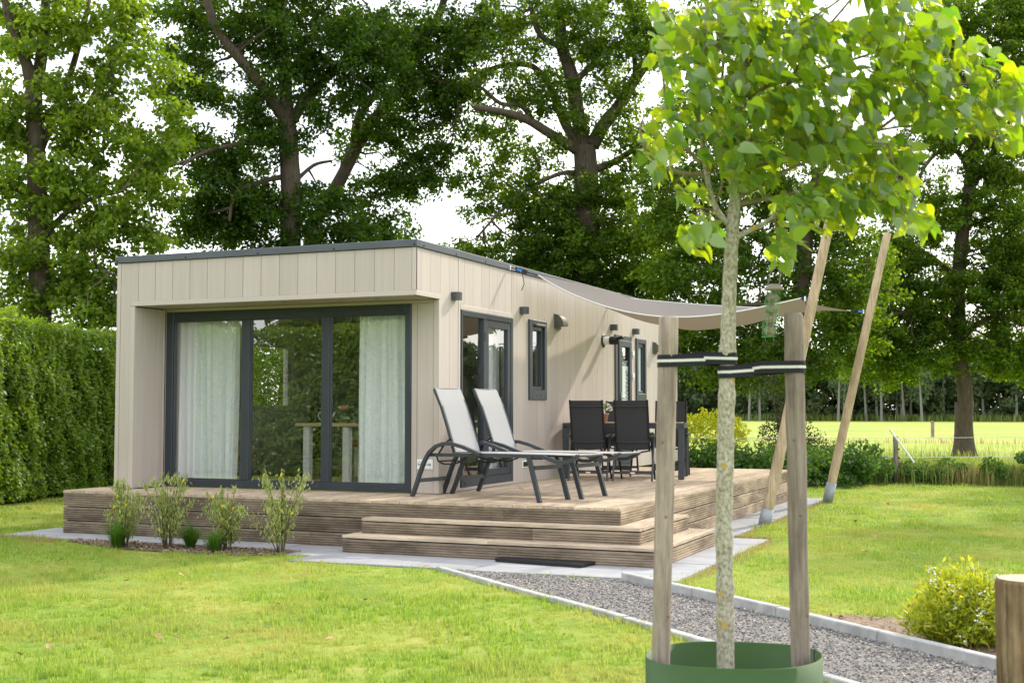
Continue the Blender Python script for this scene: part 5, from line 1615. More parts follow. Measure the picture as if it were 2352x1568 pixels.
# pale maple at the far left
nl += tree('maple_tree', 'pale green maple with forked trunk rising over the left hedge', 24,
     [(92, 1010), (92, 740), (90, 600), (86, 450), (82, 330), (76, 210)],
     [([(76, 215), (62, 150), (38, 90), (18, 30), (5, -40)], 17, 8, -.5), ([(78, 215), (92, 150), (100, 80), (105, 0), (108, -80)], 17, 9, .6), ([(84, 360), (120, 280), (155, 190), (185, 90), (205, 0)], 12, 5, .8),
      ([(90, 560), (140, 500), (200, 460), (280, 440)], 8, 3, -.6), ([(90, 620), (150, 600), (210, 610), (260, 630)], 7, 2.5, -.8), ([(88, 480), (50, 440), (0, 430)], 7, 3, 0), ([(250, 160), (275, 110), (305, 60), (330, 0)], 8, 5, 1.5), ([(86, 420), (150, 330), (250, 160)], 9, 7, 1.2)],
     [(60, 70, 90, 100, .8), (200, 50, 130, 80, .75), (150, 230, 120, 90, .85), (30, 300, 70, 110, .75), (240, 310, 110, 80, .8), (110, 400, 130, 90, .9), (40, 520, 80, 100, .85), (210, 480, 130, 90, .85), (330, 400, 60, 60, .6),
      (140, 610, 140, 80, .9), (300, 560, 70, 50, .6), (50, 690, 80, 60, 1), (200, 690, 100, 70, 1.0), (300, 640, 60, 50, .6), (320, 240, 60, 50, .45), (390, 160, 40, 60, .35), (250, 720, 60, 40, 1.0), (90, -90, 200, 80, .5), (330, 120, 60, 60, .4), (395, 240, 50, 60, .5), (370, 340, 55, 60, .75), (385, 450, 45, 55, .5), (355, 545, 55, 35, .5), (320, 30, 60, 40, .6), (275, 145, 60, 50, .7)],
     MAT['lightleaf'], .125, trunk_r=(31, 19), clr=.40, kden=.82)
# dark oak over the left half of the roof
nl += tree('oak_tree', 'dark oak with a three way fork standing behind the left half of the chalet roof', 29,
     [(668, 1000), (667, 545), (668, 430), (662, 330), (658, 275)],
     [([(655, 275), (612, 212), (572, 160), (530, 110), (490, 50), (470, -30)], 15, 9, -1.2), ([(660, 280), (655, 190), (648, 90), (642, -30)], 17, 12, .8), ([(672, 275), (712, 215), (765, 165), (812, 118), (860, 50)], 14, 7, .5),
      ([(655, 405), (590, 420), (540, 445), (527, 508)], 7, 3, -1), ([(675, 420), (720, 380), (760, 370)], 6, 3, 1), ([(655, 330), (560, 330), (470, 350), (420, 380)], 7, 3, -1.4)],
     [(555, 55, 90, 75, .85), (690, 55, 150, 85, 1.05), (640, 165, 90, 70, .85), (830, 110, 110, 90, 1.1), (450, 350, 85, 55, 1.05), (525, 415, 105, 75, 1.25), (605, 330, 75, 60, 1.1), (440, 490, 60, 55, .8), (520, 535, 85, 40, 1.2), (620, 500, 80, 65, 1.1), (760, 250, 70, 55, 1.0), (745, 470, 75, 60, 1.1),
      (760, 540, 100, 30, 1.2), (440, 540, 60, 25, .8), (400, 300, 40, 40, .5), (470, 240, 40, 35, .5), (600, 240, 40, 45, .6), (720, 160, 70, 50, .8), (640, 590, 160, 30, 1.0), (620, -100, 260, 90, .5), (400, 30, 60, 60, .8), (470, 40, 50, 60, .6), (430, 120, 60, 80, 1.0), (405, 215, 60, 50, .9), (470, 200, 50, 60, .8), (560, 250, 60, 60, .7), (330, 380, 50, 60, .8), (700, 340, 30, 40, .5), (560, 480, 120, 60, 1.0), (850, 200, 70, 60, .9)],
     MAT['oakleaf'], .108, trunk_r=(27, 21), clr=.40)
# leaning oak
nl += tree('oak_tree', 'leaning oak with bent grey trunk just right of the dark oak', 31,
     [(700, 1010), (712, 560), (740, 485), (782, 412), (815, 344)],
     [([(815, 346), (818, 290), (840, 245), (862, 215), (850, 190)], 12, 6, -.6), ([(812, 350), (848, 288), (905, 220), (935, 150), (972, 92), (1010, 30), (1030, -40)], 14, 8, .8), ([(905, 220), (960, 190), (1020, 190), (1060, 210)], 8, 3, -.6), ([(935, 150), (900, 90), (880, 20)], 8, 4, 1.2)],
     [(910, 90, 110, 80, 1.05), (890, 290, 75, 65, 1.0), (965, 220, 85, 75, 1.0), (1015, 320, 65, 55, .75), (860, 430, 60, 60, .6), (1000, 110, 80, 70, .8), (870, 520, 85, 40, 1.1), (930, 400, 50, 45, .55), (900, 570, 60, 25, .9), (1040, 410, 60, 40, .5), (960, -90, 160, 80, .5), (1040, 210, 60, 70, .8), (960, 360, 70, 50, .6), (800, 330, 50, 50, .5), (1060, 60, 70, 60, .9), (800, 590, 120, 25, 1.0), (915, 425, 60, 50, .8), (985, 415, 60, 35, .6)],
     MAT['oakleaf'], .108, trunk_r=(18, 14), clr=.38)
# big spreading oak
nl += tree('oak_tree', 'big spreading oak with thick forked limbs behind the middle of the chalet', 31,
     [(1345, 1010), (1347, 560), (1347, 470), (1346, 390), (1342, 335)],
     [([(1340, 345), (1329, 273), (1313, 176), (1292, 110), (1285, 40), (1280, -40)], 19, 12, .4), ([(1330, 335), (1298, 285), (1278, 235), (1250, 178), (1215, 150), (1160, 150), (1110, 165)], 13, 5, 1.0), ([(1335, 350), (1265, 308), (1206, 273), (1147, 256), (1090, 247)], 15, 6, -1.2),
      ([(1225, 285), (1200, 245), (1150, 238), (1110, 205), (1080, 190)], 8, 3, -1.0), ([(1360, 335), (1388, 285), (1424, 240), (1460, 180), (1505, 112), (1530, 30)], 18, 10, .4), ([(1460, 182), (1455, 120), (1430, 60)], 8, 4, .8), ([(1365, 390), (1410, 372), (1462, 338), (1500, 300)], 10, 5, .6), ([(1332, 398), (1290, 398), (1230, 425), (1165, 470), (1100, 540)], 7, 2.5, -.8),
      ([(1318, 190), (1360, 150), (1400, 110), (1430, 100)], 9, 4, .9), ([(1292, 110), (1240, 80), (1220, 20)], 9, 5, -.5)],
     [(1100, 130, 100, 90, .62), (1210, 50, 130, 80, .85), (1390, 50, 130, 75, .85), (1250, 200, 85, 65, .5), (1410, 185, 80, 70, .52), (1120, 320, 85, 70, .55), (1240, 360, 90, 60, .52), (1430, 300, 55, 55, .5), (1200, 470, 110, 55, .7),
      (1340, 560, 150, 90, 1.15), (1480, 560, 110, 110, 1.15), (1260, 640, 120, 55, 1.15), (1440, 660, 130, 60, 1.2), (1180, 560, 85, 50, .85), (1060, 570, 45, 22, .8), (1100, 600, 80, 25, 1.0), (1330, 450, 60, 50, .8), (1420, 450, 70, 60, .8), (1340, 710, 150, 40, 1.2), (1300, -100, 260, 90, .5), (1500, 750, 90, 60, 1.1), (1150, 420, 80, 60, .55), (1080, 480, 55, 40, .4), (1280, 480, 80, 60, .8), (1180, 230, 80, 60, .55), (1320, 250, 60, 60, .5), (1480, 330, 60, 80, .8), (1360, 130, 70, 60, .6), (1490, 80, 60, 80, .9), (1400, 400, 60, 50, .5), (1180, 630, 90, 30, 1.2), (1280, 570, 90, 60, 1.1), (1060, 220, 60, 50, .5)],
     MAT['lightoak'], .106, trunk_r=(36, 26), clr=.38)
# oak behind the sail poles
nl += tree('oak_tree', 'dense oak whose dark trunk stands behind the two leaning poles', 27,
     [(1815, 1040), (1822, 930), (1834, 720), (1846, 600), (1848, 470)],
     [([(1846, 500), (1800, 420), (1740, 350), (1690, 260)], 15, 6, .8), ([(1848, 490), (1880, 400), (1930, 320), (1960, 220)], 15, 6, .8), ([(1836, 700), (1900, 670), (1980, 660), (2060, 670)], 8, 3, -1), ([(1834, 720), (1760, 700), (1690, 700)], 8, 3, -1), ([(1840, 620), (1760, 560), (1680, 520)], 9, 4, .6)],
     [(1640, 640, 115, 110, 1.15), (1760, 570, 100, 80, .75), (1860, 690, 110, 90, 1.0), (1600, 790, 90, 60, 1.25), (1720, 790, 100, 65, 1.25), (1890, 800, 100, 65, 1.15), (1830, 460, 100, 75, .85), (1980, 650, 95, 100, 1.0), (1690, 430, 100, 90, .8), (1950, 500, 90, 80, .8), (1600, 440, 90, 80, .9), (1620, 290, 100, 90, .8), (1780, 250, 130, 110, .8), (1760, 860, 110, 35, .9), (1650, 860, 80, 30, .8), (1960, 780, 70, 50, 1.0), (1700, 60, 160, 110, .7), (1520, 450, 80, 100, .9), (1560, 620, 90, 90, 1.1), (1790, 470, 70, 60, .6), (1800, 380, 90, 60, .7), (1900, 580, 80, 60, .9), (1540, 780, 60, 60, 1.0)],
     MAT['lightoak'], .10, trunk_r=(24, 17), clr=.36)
# pasture oak at right
nl += tree('oak_tree', 'oak with grey trunk standing in the meadow behind the wire fence', 37,
     [(2215, 1048), (2216, 980), (2217, 900), (2204, 820), (2200, 700), (2208, 560), (2225, 450), (2238, 330)],
     [([(2238, 340), (2248, 230), (2240, 120), (2230, 0)], 12, 6, .5), ([(2222, 440), (2285, 350), (2330, 260), (2370, 180)], 10, 5, .5), ([(2230, 400), (2200, 350), (2160, 345), (2120, 390), (2105, 440)], 8, 3, -1), ([(2202, 760), (2140, 720), (2060, 720), (1990, 760)], 8, 3, -1), ([(2204, 780), (2270, 730), (2350, 730)], 8, 3, -.6), ([(2204, 640), (2140, 590), (2090, 560)], 8, 3, .8)],
     [(2050, 770, 95, 60, 1.05), (2140, 820, 120, 50, 1.05), (2290, 800, 95, 65, 1.05), (2100, 670, 105, 75, 1.1), (2260, 640, 110, 85, 1.05), (2335, 510, 85, 110, 1.05), (2180, 500, 95, 75, .8), (2080, 550, 75, 65, .9), (2250, 330, 95, 75, .65), (2330, 140, 80, 100, 1.05), (1990, 830, 60, 45, .9), (2330, 350, 60, 60, .65), (2100, 380, 85, 70, .55), (2200, 200, 120, 90, .65), (2330, 700, 80, 80, 1.0), (2050, 870, 60, 22, .7), (2380, 850, 60, 40, 1.0), (2000, 400, 90, 80, .65), (2280, 430, 70, 70, .8), (2150, 280, 80, 70, .55), (1960, 720, 70, 70, .9), (2160, 740, 90, 50, 1.0), (2340, 600, 70, 60, 1.0), (2050, 620, 70, 60, 1.0), (2240, 40, 110, 90, .9), (2150, 110, 90, 80, .7), (2350, 30, 60, 70, 1.0)],
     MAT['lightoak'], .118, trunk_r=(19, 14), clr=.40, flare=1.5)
# row goes on to the right, outside the frame, and shades the far lawn
nl += tree('oak_tree', 'oak of the meadow row standing just beyond the right edge', 30,
     [(2900, 1050), (2900, 900), (2910, 700), (2920, 500)], [([(2920, 520), (2980, 380), (3040, 200)], 12, 5, 1), ([(2920, 520), (2850, 400), (2800, 250)], 12, 5, 1)],
     [(2900, 400, 260, 180, .45), (2820, 600, 200, 140, .5), (3050, 560, 220, 170, .45), (2930, 150, 220, 140, .4)], MAT['lightoak'], .22, trunk_r=(24, 17), clr=.6, kden=.36)
nl += tree('oak_tree', 'slender oak beside the lawn just beyond the right edge', 23,
     [(2990, 1110), (2990, 900), (2995, 600), (2990, 300)], [([(2992, 520), (3080, 300), (3130, 120)], 10, 4, 1), ([(2992, 460), (2900, 280), (2850, 100)], 10, 4, -1)],
     [(2990, 120, 330, 200, .5), (2900, 350, 220, 150, .4), (3120, 330, 220, 150, .4), (2990, -120, 300, 150, .4)], MAT['lightoak'], .22, trunk_r=(20, 12), clr=.6, kden=.36)
# behind the photographer's left: mirrored in the glass
def plain_tree(name, label, x, y, h, r, leaf, group):
    t = thing(name, label, 'tree', (x, y, 0), group)
    mb = MB(); mb.tube([(x, y, -.1), (x + .1, y, h * .35), (x, y + .1, h * .8)], [.26, .2, .06], 10); mb.build('trunk', MAT['bark'], t, True)
    n = 7000
    d = unit(rng.normal(size=(n, 3))); lob = 1 + .28 * np.sin(d[:, 0] * 5 + 1) * np.sin(d[:, 1] * 4) + .2 * np.sin(d[:, 2] * 7)
    C = np.array([x, y, h * .6]) + d * (rng.random((n, 1)) ** .4) * lob[:, None] * np.array([r, r, h * .42])
    v, f = leaf_quads(C, d + rng.normal(size=(n, 3)), rng.normal(size=(n, 3)) + np.array([0, 0, .5]), .34, .22)
    np_mesh('crown', v, f, leaf, t)
plain_tree('garden_tree', 'broad tree behind the mirrored garden hedge', -6.5, -15.5, 6.6, 2.6, MAT['lightleaf'], 'trees mirrored in the glass front')
plain_tree('garden_tree', 'taller loose tree mirrored in the right pane', -.5, -17.5, 8.0, 2.4, MAT['oakleaf'], 'trees mirrored in the glass front')
plain_tree('garden_tree', 'rounded tree mirrored in the left pane', -13.5, -15, 7.5, 3.2, MAT['lightleaf'], 'trees mirrored in the glass front')

# ------------------------------------------------------------------ shrubs behind the deck
def shrub(name, label, lumps, L, per, mat, group=None, core=None, up=.4):
    c0 = lumps[0]
    t = thing(name, label, 'shrub', (c0[0], c0[1], 0), group)
    mb = MB()
    for k in range(7):
        a = k * .9; l = random.choice(lumps)
        mb.tube([(c0[0] + .05 * math.cos(a), c0[1] + .05 * math.sin(a), -.05), ((c0[0] + l[0]) / 2, (c0[1] + l[1]) / 2, l[2] * .6), (l[0], l[1], l[2])], [.025, .018, .006], 5)
    mb.build('stems', MAT['bark'], t)
    vs, fs, o = [], [], 0
    for (x, y, z, r, rz) in lumps:
        n = int(per * r * r / .05)
        d = unit(rng.normal(size=(n, 3))); rr = rng.random((n, 1)) ** .33
        C = np.array([x, y, z]) + d * rr * np.array([r, r, rz]) * (1 + .2 * np.sin(d[:, :1] * 7 + x * 5) * np.sin(d[:, 2:] * 6)); C[:, 2] = np.maximum(C[:, 2], .02)
        v, f = leaf_quads(C, d * .8 + rng.normal(size=(n, 3)) * .6, d * .5 + rng.normal(size=(n, 3)) * .7 + np.array([0, 0, up]), L * rng.uniform(.6, 1.3, n), L * .55 * rng.uniform(.7, 1.2, n))
        vs.append(v); fs.append(f + o); o += len(v)
    np_mesh('foliage', np.concatenate(vs), np.concatenate(fs), mat, t)
    return t
def P(px, py, D): q = at(px, py, D); return (q[0], q[1], q[2])
lum = []
for (px, py, r) in ((1580, 975, .30), (1620, 968, .34), (1660, 972, .33), (1695, 985, .26), (1600, 1000, .32), (1650, 1003, .34), (1690, 1005, .25), (1560, 1000, .25)):
    q = P(px, py, 28.5); lum.append((*q, r, r * .9))
shrub('golden_shrub', 'bright yellow leaved shrub behind the deck in the meadow', lum, .085, 170, MAT['golden'])
lum = []
for (px, py, r) in ((1800, 960, .30), (1780, 1000, .40), (1830, 1000, .40), (1840, 950, .28), (1795, 920, .22), (1850, 1050, .5), (1790, 1060, .5), (1770, 880, .18), (1880, 1030, .35), (1900, 1075, .35), (1870, 940, .16)):
    q = P(px, py, 24.6); lum.append((*q, r, r * .9))
shrub('hawthorn_bush', 'dark hawthorn bush with loose upper twigs between the two sail poles', lum, .06, 200, MAT['hawthorn'])

lum = [(-3.2, 8.0, .7, .7, .7), (-2.6, 8.4, 1.6, .7, .8), (-3.6, 8.4, 1.7, .8, .9), (-3.2, 8.2, 2.5, .8, .8), (-2.4, 7.8, .8, .6, .7), (-4.2, 8.8, 2.2, .8, 1.0), (-2.2, 8.9, 2.4, .8, .9), (-4.6, 9.2, .9, .9, .9), (-3.0, 9.0, 3.2, .9, .7)]
shrub('garden_shrub', 'tall green shrub behind the chalet, seen through the small indoor window', lum, .09, 170, MAT['hedge'])

# far wood: white birch trunks before a dark mass of trees
cs, rs = [], []
for i in range(2000):
    x = random.uniform(-50, 85); y = 144 + abs(random.gauss(0, 5)); top = 7.8 + 1.8 * math.sin(x * .21) + 1.2 * math.sin(x * .53 + 1)
    z = random.uniform(.6, 1) ** .8 * top if random.random() < .5 else random.uniform(1.2, top)
    cs.append((x, y + (4.5 if z < 2.4 else -2.0 if random.random() < .35 else 0), z)); rs.append(random.uniform(.8, 1.7))
for i in range(1500):
    x = random.uniform(-52, 88)
    cs.append((x, random.uniform(151, 158), random.uniform(.2, 6.5))); rs.append(random.uniform(1.2, 2.0))
for i in range(420):
    x = random.uniform(-40, 80)
    cs.append((x, random.uniform(139, 141), random.uniform(2.6 + 1.2 * math.sin(x * .9), 8))); rs.append(random.uniform(.6, 1.2))
for i in range(330):
    x = random.uniform(-62, 100)
    cs.append((x, random.uniform(140.5, 144), random.uniform(.3, 1.0 + 1.6 * max(0, math.sin(x * .7 + 2 * math.sin(x * .23)))))); rs.append(random.uniform(.5, 1.1))
v, f = clump_leaves(np.array(cs), rs, 36, .68)
tag(np_mesh('far_wood', v, f, MAT['farwood']), 'blurred dark wood far beyond the meadow', 'wood', kind='stuff')
for i, px in enumerate((1925, 1938, 1990, 2015, 2025, 2060, 2071, 2077, 2092, 2118, 2168, 2260, 1720, 1745, 2300, 2335)):
    D = random.uniform(139, 146); g = at(px, 967, D)
    h = random.uniform(7, 8.6)
    t = thing('birch_tree', 'thin white trunked birch at the edge of the far wood', 'tree', (g[0], g[1], 0), 'birches at the edge of the far wood')
    mb = MB(); lean = random.uniform(-.4, .4)
    mb.tube([(g[0], g[1], -.1), (g[0] + lean * .4, g[1], h * .4), (g[0] + lean, g[1], h * .92)], [.17, .12, .03], 6); mb.build('trunk', MAT['birchbark'], t)
    n = 420
    d = unit(rng.normal(size=(n, 3)))
    C = np.array([g[0] + lean * .8, g[1] + .8, h * .62]) + d * (rng.random((n, 1)) ** .5) * np.array([1.5, 1.2, h * .42])
    v, f = leaf_quads(C, d + rng.normal(size=(n, 3)) - np.array([0, 0, 1]), rng.normal(size=(n, 3)), .42, .26)
    np_mesh('crown', v, f, MAT['farwood'], t)

# ------------------------------------------------------------------ young tree: trunk, branches, big heart shaped leaves
yt = thing('young_tree', 'young windblown tree with lichen spotted trunk and large bright green leaves in the foreground', 'tree', (trk[0].x, trk[0].y, 0))
rad = [20.5, 20, 19.5, 19, 18.8, 18.5, 18, 17, 16, 15.2, 13.5, 12, 10.5, 9.5, 8.5, 7.5, 6.5, 5]
sc = 5.37 / FPX
pp, rr = [], []
for i in range(len(trk) - 1):
    for k in range(6):
        u = k / 6; q = trk[i].lerp(trk[i + 1], u); pp.append(q + Vector((random.uniform(-.0015, .0015), random.uniform(-.0015, .0015), 0))); rr.append((rad[i] + (rad[i + 1] - rad[i]) * u) * sc * random.uniform(.97, 1.035))
for (h, k) in ((.47, 1.22), (.60, 1.12), (1.08, 1.2), (1.42, 1.14), (1.62, 1.15), (.82, 1.15)):
    for i, q in enumerate(pp):
        g = math.exp(-((q.z - h) / .022) ** 2); rr[i] *= 1 + (k - 1) * g
pp[0].z = 0
mb = MB(); mb.tube(pp, rr, 16); mb.build('trunk', MAT['youngbark'], yt, True)
BR = [([(1672, 514), (1645, 481), (1627, 421), (1615, 341), (1605, 281), (1604, 215), (1612, 150), (1617, 90), (1625, 0), (1630, -70)], 8, 3, -.05), ([(1611, 215), (1625, 170), (1641, 132), (1675, 60), (1709, 0), (1730, -60)], 4.5, 2.5, .0),
      ([(1622, 401), (1577, 399), (1529, 385), (1489, 353), (1471, 305), (1478, 270)], 6, 2, -.1), ([(1610, 377), (1577, 341), (1545, 297), (1533, 261), (1525, 200), (1520, 100), (1530, 20)], 5, 2, .1), ([(1622, 395), (1645, 375), (1665, 350)], 3.5, 2, .05),
      ([(1686, 548), (1720, 530), (1762, 509), (1794, 481), (1830, 470)], 8, 3, -.1), ([(1688, 455), (1738, 433), (1790, 401), (1830, 381), (1890, 357), (1960, 330), (2040, 330)], 6, 2, -.15), ([(1690, 470), (1770, 455), (1850, 437), (1902, 414), (1980, 440), (2060, 490)], 5.5, 2, .12),
      ([(1694, 365), (1725, 320), (1758, 265), (1810, 192), (1840, 140), (1870, 96), (1920, 40), (1970, -20)], 6, 2.5, .1), ([(1692, 395), (1760, 375), (1850, 345), (1930, 320), (2010, 301), (2090, 245), (2160, 209), (2240, 190), (2340, 200)], 6.5, 2, -.05), ([(1703, 245), (1760, 200), (1850, 170), (1950, 140), (2050, 110), (2150, 100)], 5, 2, .15),
      ([(1708, 160), (1760, 100), (1830, 60), (1900, 20), (1980, -40)], 4.5, 2, -.1), ([(1780, 503), (1784, 540), (1783, 575)], 3.2, 1.6, 0), ([(2010, 301), (2080, 290), (2160, 290), (2250, 300), (2310, 330)], 3, 1.5, .05), ([(1810, 192), (1870, 180), (1960, 200), (2060, 200)], 3, 1.5, .2), ([(1660, 420), (1640, 480), (1610, 540)], 3, 1.5, .05), ([(1712, 60), (1690, 0), (1680, -60)], 4, 2, .0)]
bpts = []
for (pl, a, c, dz) in BR:
    mb = MB(); m = len(pl)
    q = vtube(mb, [at(x, y, 5.37 + dz * i / (m - 1)) for i, (x, y) in enumerate(pl)], a * sc, c * sc, 7, .03)
    mb.build('branch', MAT['youngbark'] if a > 7 else MAT['twig'], yt, True)
    bpts += q
bpts = np.array(bpts)
LOB = [(1510, 330, 50, 80, 26), (1505, 80, 28, 75, 14), (1560, 180, 55, 130, 42), (1603, 525, 42, 55, 20), (1585, 435, 40, 30, 13), (1640, 250, 65, 120, 62), (1640, 60, 85, 70, 50), (1780, 50, 120, 70, 72), (1765, 180, 105, 85, 76), (1780, 310, 115, 65, 72), (1900, 260, 125, 85, 88), (1950, 120, 135, 80, 92), (2090, 50, 100, 65, 56),
       (2085, 195, 115, 70, 76), (2200, 255, 100, 55, 52), (2290, 200, 65, 65, 40), (2315, 305, 45, 40, 18), (1990, 350, 115, 50, 54), (1960, 445, 140, 40, 62), (2070, 492, 65, 32, 22), (1840, 470, 80, 35, 32), (1797, 560, 32, 48, 15), (1720, 400, 60, 40, 24), (2050, 415, 55, 50, 24), (2190, 130, 105, 50, 40), (1680, 340, 50, 60, 22), (1720, 120, 60, 80, 34), (2330, 250, 50, 60, 22),
       (1750, -70, 200, 60, 60), (2000, -60, 150, 60, 50), (1900, 500, 60, 30, 14), (2110, 520, 30, 18, 8)]
def heart(seed):
    """one folded, slightly curled heart shaped leaf, 1 long"""
    r_ = random.Random(seed); cup = r_.uniform(.08, .5); curl = r_.uniform(-.3, .6); tw = r_.uniform(-.25, .25)
    out = [(0, .0), (-.06, .20), (.06, .38), (.28, .42), (.50, .33), (.74, .17), (1.0, 0)]
    vs = []
    mid = [0, .06, .18, .32, .52, .74, 1.0]
    def z(x, y): return -curl * x * x * .5 + cup * abs(y) + tw * x * y
    for (x, y) in out: vs.append((x, y, z(x, y) + .012 * r_.uniform(-1, 1)))
    for (x, y) in out[1:-1]: vs.append((x, -y, z(x, y) - 2 * tw * x * y))
    vs.append((.12, 0, z(.12, 0))); vs.append((.45, 0, z(.45, 0)))
    # outline index: 0..6 one side, 7..11 other side
    a, b = 12, 13
    fs = [(a, 0, 1), (a, 1, 2), (a, 2, 3), (b, a, 3), (b, 3, 4), (b, 4, 5), (b, 5, 6), (a, 7, 0), (a, 8, 7), (a, 9, 8), (b, 9, a), (b, 10, 9), (b, 11, 10), (b, 6, 11)]
    return np.array(vs), np.array(fs)
KINDS = [heart(s) for s in range(6)]
LM_ = []
for i, (v, f) in enumerate(KINDS):
    me = bpy.data.meshes.new('leaf_%d' % i); me.from_pydata([tuple(p) for p in v], [], [tuple(map(int, q)) for q in f]); me.materials.append(MAT['young']); me.polygons.foreach_set('use_smooth', [True] * len(f)); me.update(); LM_.append(me)
tw_ = MB()
for (px, py, rx, ry, nn) in LOB:
    for _ in range(max(2, nn // 9)):
        e = at(px + random.uniform(-.9, .9) * rx, py + random.uniform(-.9, .9) * ry, 5.37 + random.gauss(0, .14))
        dd = np.linalg.norm(bpts - e, axis=1); j = dd.argmin(); q = bpts[j]
        if .03 < dd[j] < .4:
            m_ = (q + e) / 2 + np.array([random.gauss(0, .02), random.gauss(0, .02), .02 + random.gauss(0, .012)])
            tw_.tube([tuple(q), tuple(m_), tuple(e)], [.0026, .002, .0011], 4, False)
tw_.build('twigs', MAT['twig'], yt)['kind'] = 'stuff'
leaves = []
for (px, py, rx, ry, nn) in LOB:
    for _ in range(int(nn * 2.0)):
        a = random.uniform(0, 6.283); r_ = random.random() ** .5
        D = 5.37 + random.gauss(0, .20)
        p = at(px + rx * r_ * math.cos(a), py + ry * r_ * math.sin(a), D)
        wind = np.array(_r) * .70 - np.array([0, 0, 1]) * .62 + rng.normal(size=3) * .5
        nrm = np.array([0, 0, 1.0]) * .55 + np.array(_r) * .45 - np.array(_f) * random.uniform(-.3, .7) + rng.normal(size=3) * .38
        x = wind / np.linalg.norm(wind); y = np.cross(nrm, x); y /= np.linalg.norm(y); z_ = np.cross(x, y)
        s = random.uniform(.048, .090)
        leaves.append((D - (1 if 0 < py < 1568 and px < 2352 else 0) - s * 3, p, x, y, z_, s, random.randrange(6)))
leaves.sort(key=lambda q: q[0])
base = Vector(OFF[yt.name])
for (d_, p, x, y, z_, s, kd) in leaves[:300]:
    o = bpy.data.objects.new('leaf', LM_[kd]); col.objects.link(o); o.parent = yt
    o.matrix_local = Matrix(((x[0] * s, y[0] * s, z_[0] * s, p[0] - base.x), (x[1] * s, y[1] * s, z_[1] * s, p[1] - base.y), (x[2] * s, y[2] * s, z_[2] * s, p[2] - base.z), (0, 0, 0, 1)))
vs, fs, o_ = [], [], 0
pm = MB()
for i, (d_, p, x, y, z_, s, kd) in enumerate(leaves):
    if i >= 300:
        v, f = KINDS[kd]
        vs.append(p + (v[:, :1] * x + v[:, 1:2] * y + v[:, 2:] * z_) * s); fs.append(f + o_); o_ += len(v)
    # leaf stalk towards the nearest branch
    dd = np.linalg.norm(bpts - p, axis=1); j = dd.argmin(); q = bpts[j]
    L_ = min(dd[j], .06 if i % 4 else .22)
    if dd[j] > .005:
        e = p + (q - p) / dd[j] * L_
        pm.tube([tuple(p), tuple((p + e) / 2 + np.array([0, 0, .006])), tuple(e)], [.0009, .0011, .0014], 3, False)
fo = np_mesh('foliage', np.concatenate(vs), np.concatenate(fs), MAT['young'], yt, True); fo['kind'] = 'stuff'
ps = pm.build('leaf_stalks', MAT['twig'], yt); ps['kind'] = 'stuff'

# ------------------------------------------------------------------ plants along the deck
def broom(x, y, h, w, label, lean, seed):
    r_ = random.Random(seed)
    t = thing('broom_shrub', label, 'shrub', (x, y, 0), 'young yellow flowering shrubs planted along the deck')
    mb = MB(); C, T, Nn = [], [], []; fl = []
    for k in range(17):
        a = r_.uniform(0, 6.28); rr = w * .72 * r_.uniform(.1, 1.1) * (1 + .4 * math.sin(a * 2 + seed)); hh = h * r_.uniform(.45, 1.0)
        tip = np.array([x + rr * math.cos(a) + lean * hh * .3, y + rr * math.sin(a) * .8, hh]); m_ = np.array([x + rr * .35 * math.cos(a), y + rr * .3 * math.sin(a), hh * .55])
        b0 = np.array([x + .03 * math.cos(a), y + .03 * math.sin(a), 0])
        mb.tube([tuple(b0), tuple(m_), tuple(tip)], [.006, .004, .0015], 4)
        for q in range(62):
            u = r_.uniform(.22, 1.0); p = (b0 * (1 - u) ** 2 + 2 * m_ * u * (1 - u) + tip * u * u) + np.array([r_.gauss(0, .035), r_.gauss(0, .035), r_.gauss(0, .02)])
            C.append(p); b = r_.uniform(0, 6.28); T.append((math.cos(b) * .55, math.sin(b) * .55, -r_.uniform(.3, 1.2))); Nn.append((math.cos(b), math.sin(b), .6))
        for q in range(14):
            u = r_.uniform(.75, 1.05); p = m_ * (1 - u) + tip * u if u < 1 else tip
            C.append(p + np.array([r_.gauss(0, .01), r_.gauss(0, .01), r_.uniform(0, .03)])); T.append((r_.gauss(0, .3), r_.gauss(0, .3), 1)); Nn.append((r_.gauss(0, 1), r_.gauss(0, 1), 0))
        if r_.random() < .22: fl.append(tip + np.array([r_.gauss(0, .02), r_.gauss(0, .02), -.03]))
        if r_.random() < .10: fl.append(m_ + np.array([r_.gauss(0, .04), -abs(r_.gauss(0, .05)), 0]))
    mb.build('stems', MAT['bark'], t)
    v, f = leaf_quads(np.array(C), np.array(T, float), np.array(Nn, float), np.array([r_.uniform(.034, .07) for _ in C]), np.array([r_.uniform(.011, .020) for _ in C]))
    np_mesh('foliage', v, f, MAT['silverleaf'], t)
    fb_ = MB()
    for p in fl:
        fb_.lathe([(0, -.010), (.007, -.004), (.008, .005), (.003, .012), (0, .012)], tuple(p), 6)
        fb_.lathe([(0, -.010), (.008, -.003), (.009, .005), (0, .012)], tuple(p + np.array([.012, -.008, .014])), 6)
    if fb_.v: fb_.build('blossom', MAT['yellowflower'], t, True)
broom(1.26, -1.30, .66, .30, 'slim grey green shrub with yellow flowers, leftmost along the deck', .12, 3)
broom(1.76, -1.27, .72, .40, 'wide drooping grey green shrub, second from the left along the deck', .05, 5)
broom(2.40, -1.17, .64, .34, 'drooping grey green shrub in front of the middle of the deck, third from the left', .0, 8)
broom(3.00, -1.16, .78, .44, 'tallest yellow flowering shrub, next to the deck steps', -.05, 12)
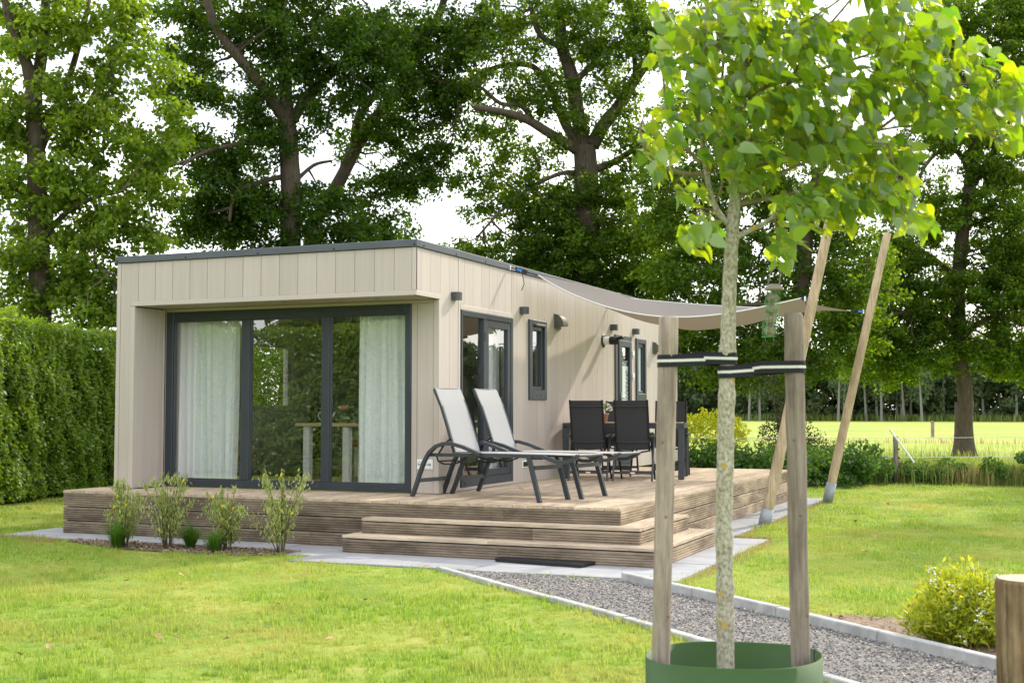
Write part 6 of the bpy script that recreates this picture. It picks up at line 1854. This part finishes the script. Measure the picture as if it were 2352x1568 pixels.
def tuft(x, y, h, n, w, label):
    t = thing('grass_tuft', label, 'grass tuft', (x, y, 0), 'green grass tufts in the planting bed')
    a = rng.uniform(0, 6.283, n); r_ = rng.random(n) ** .5 * w
    blades('blade_clump', x + r_ * np.cos(a), y + r_ * np.sin(a), h, .006, MAT['tuft'], None, 'thing', t, 1.5)
tuft(1.27, -1.42, .32, 420, .035, 'tall upright green grass tuft at the foot of the leftmost shrub')
tuft(1.92, -1.12, .28, 420, .035, 'rounded dark green grass tuft against the deck between two shrubs')
tuft(2.36, -1.32, .24, 380, .05, 'low spreading green grass tuft at the foot of the third shrub')

# right-hand shrub with white flowers
ws = thing('flowering_shrub', 'round bright green shrub with small white flowers beside the kerb', 'shrub', (9.34, -3.42, 0))
C, T, Nn, FL = [], [], [], []
mb = MB()
for k in range(330):
    d = unit(rng.normal(size=3)); d[2] = abs(d[2]) * .95 + .12
    tip = np.array([9.27, -3.47, .04]) + d * np.array([.36, .36, .40]) * random.uniform(.62, 1.03)
    b0 = np.array([9.27, -3.47, .0]) + np.array([d[0], d[1], 0]) * .08; m_ = b0 * .45 + tip * .55 + np.array([0, 0, .03])
    if k % 4 == 0: mb.tube([tuple(b0), tuple(m_), tuple(tip)], [.005, .0035, .0012], 4, False)
    for q in range(34):
        u = random.uniform(.25, 1.03); p = b0 * (1 - u) ** 2 + 2 * m_ * u * (1 - u) + tip * u * u
        C.append(p + rng.normal(size=3) * .022); T.append(d * .7 + rng.normal(size=3) * .65); Nn.append(rng.normal(size=3) + np.array([0, 0, .6]))
    if random.random() < .22: FL.append(tip)
mb.build('stems', MAT['bark'], ws)
C = np.array(C) + np.array(T) * .012
v, f = leaf_quads(C, np.array(T), np.array(Nn), rng.uniform(.035, .062, len(C)), rng.uniform(.010, .017, len(C))); np_mesh('foliage', v, f, MAT['lance'], ws)
fc = np.repeat(np.array(FL), 9, 0) + rng.normal(size=(len(FL) * 9, 3)) * .016
v, f = leaf_quads(fc, rng.normal(size=fc.shape), rng.normal(size=fc.shape) + np.array([0, -.5, .6]), .017, .014); np_mesh('blossom', v, f, MAT['whiteflower'], ws)
print('leaves', nl, 'tris', sum(len(o.data.loops) - 2 * len(o.data.polygons) for o in bpy.data.objects if o.type == 'MESH'))
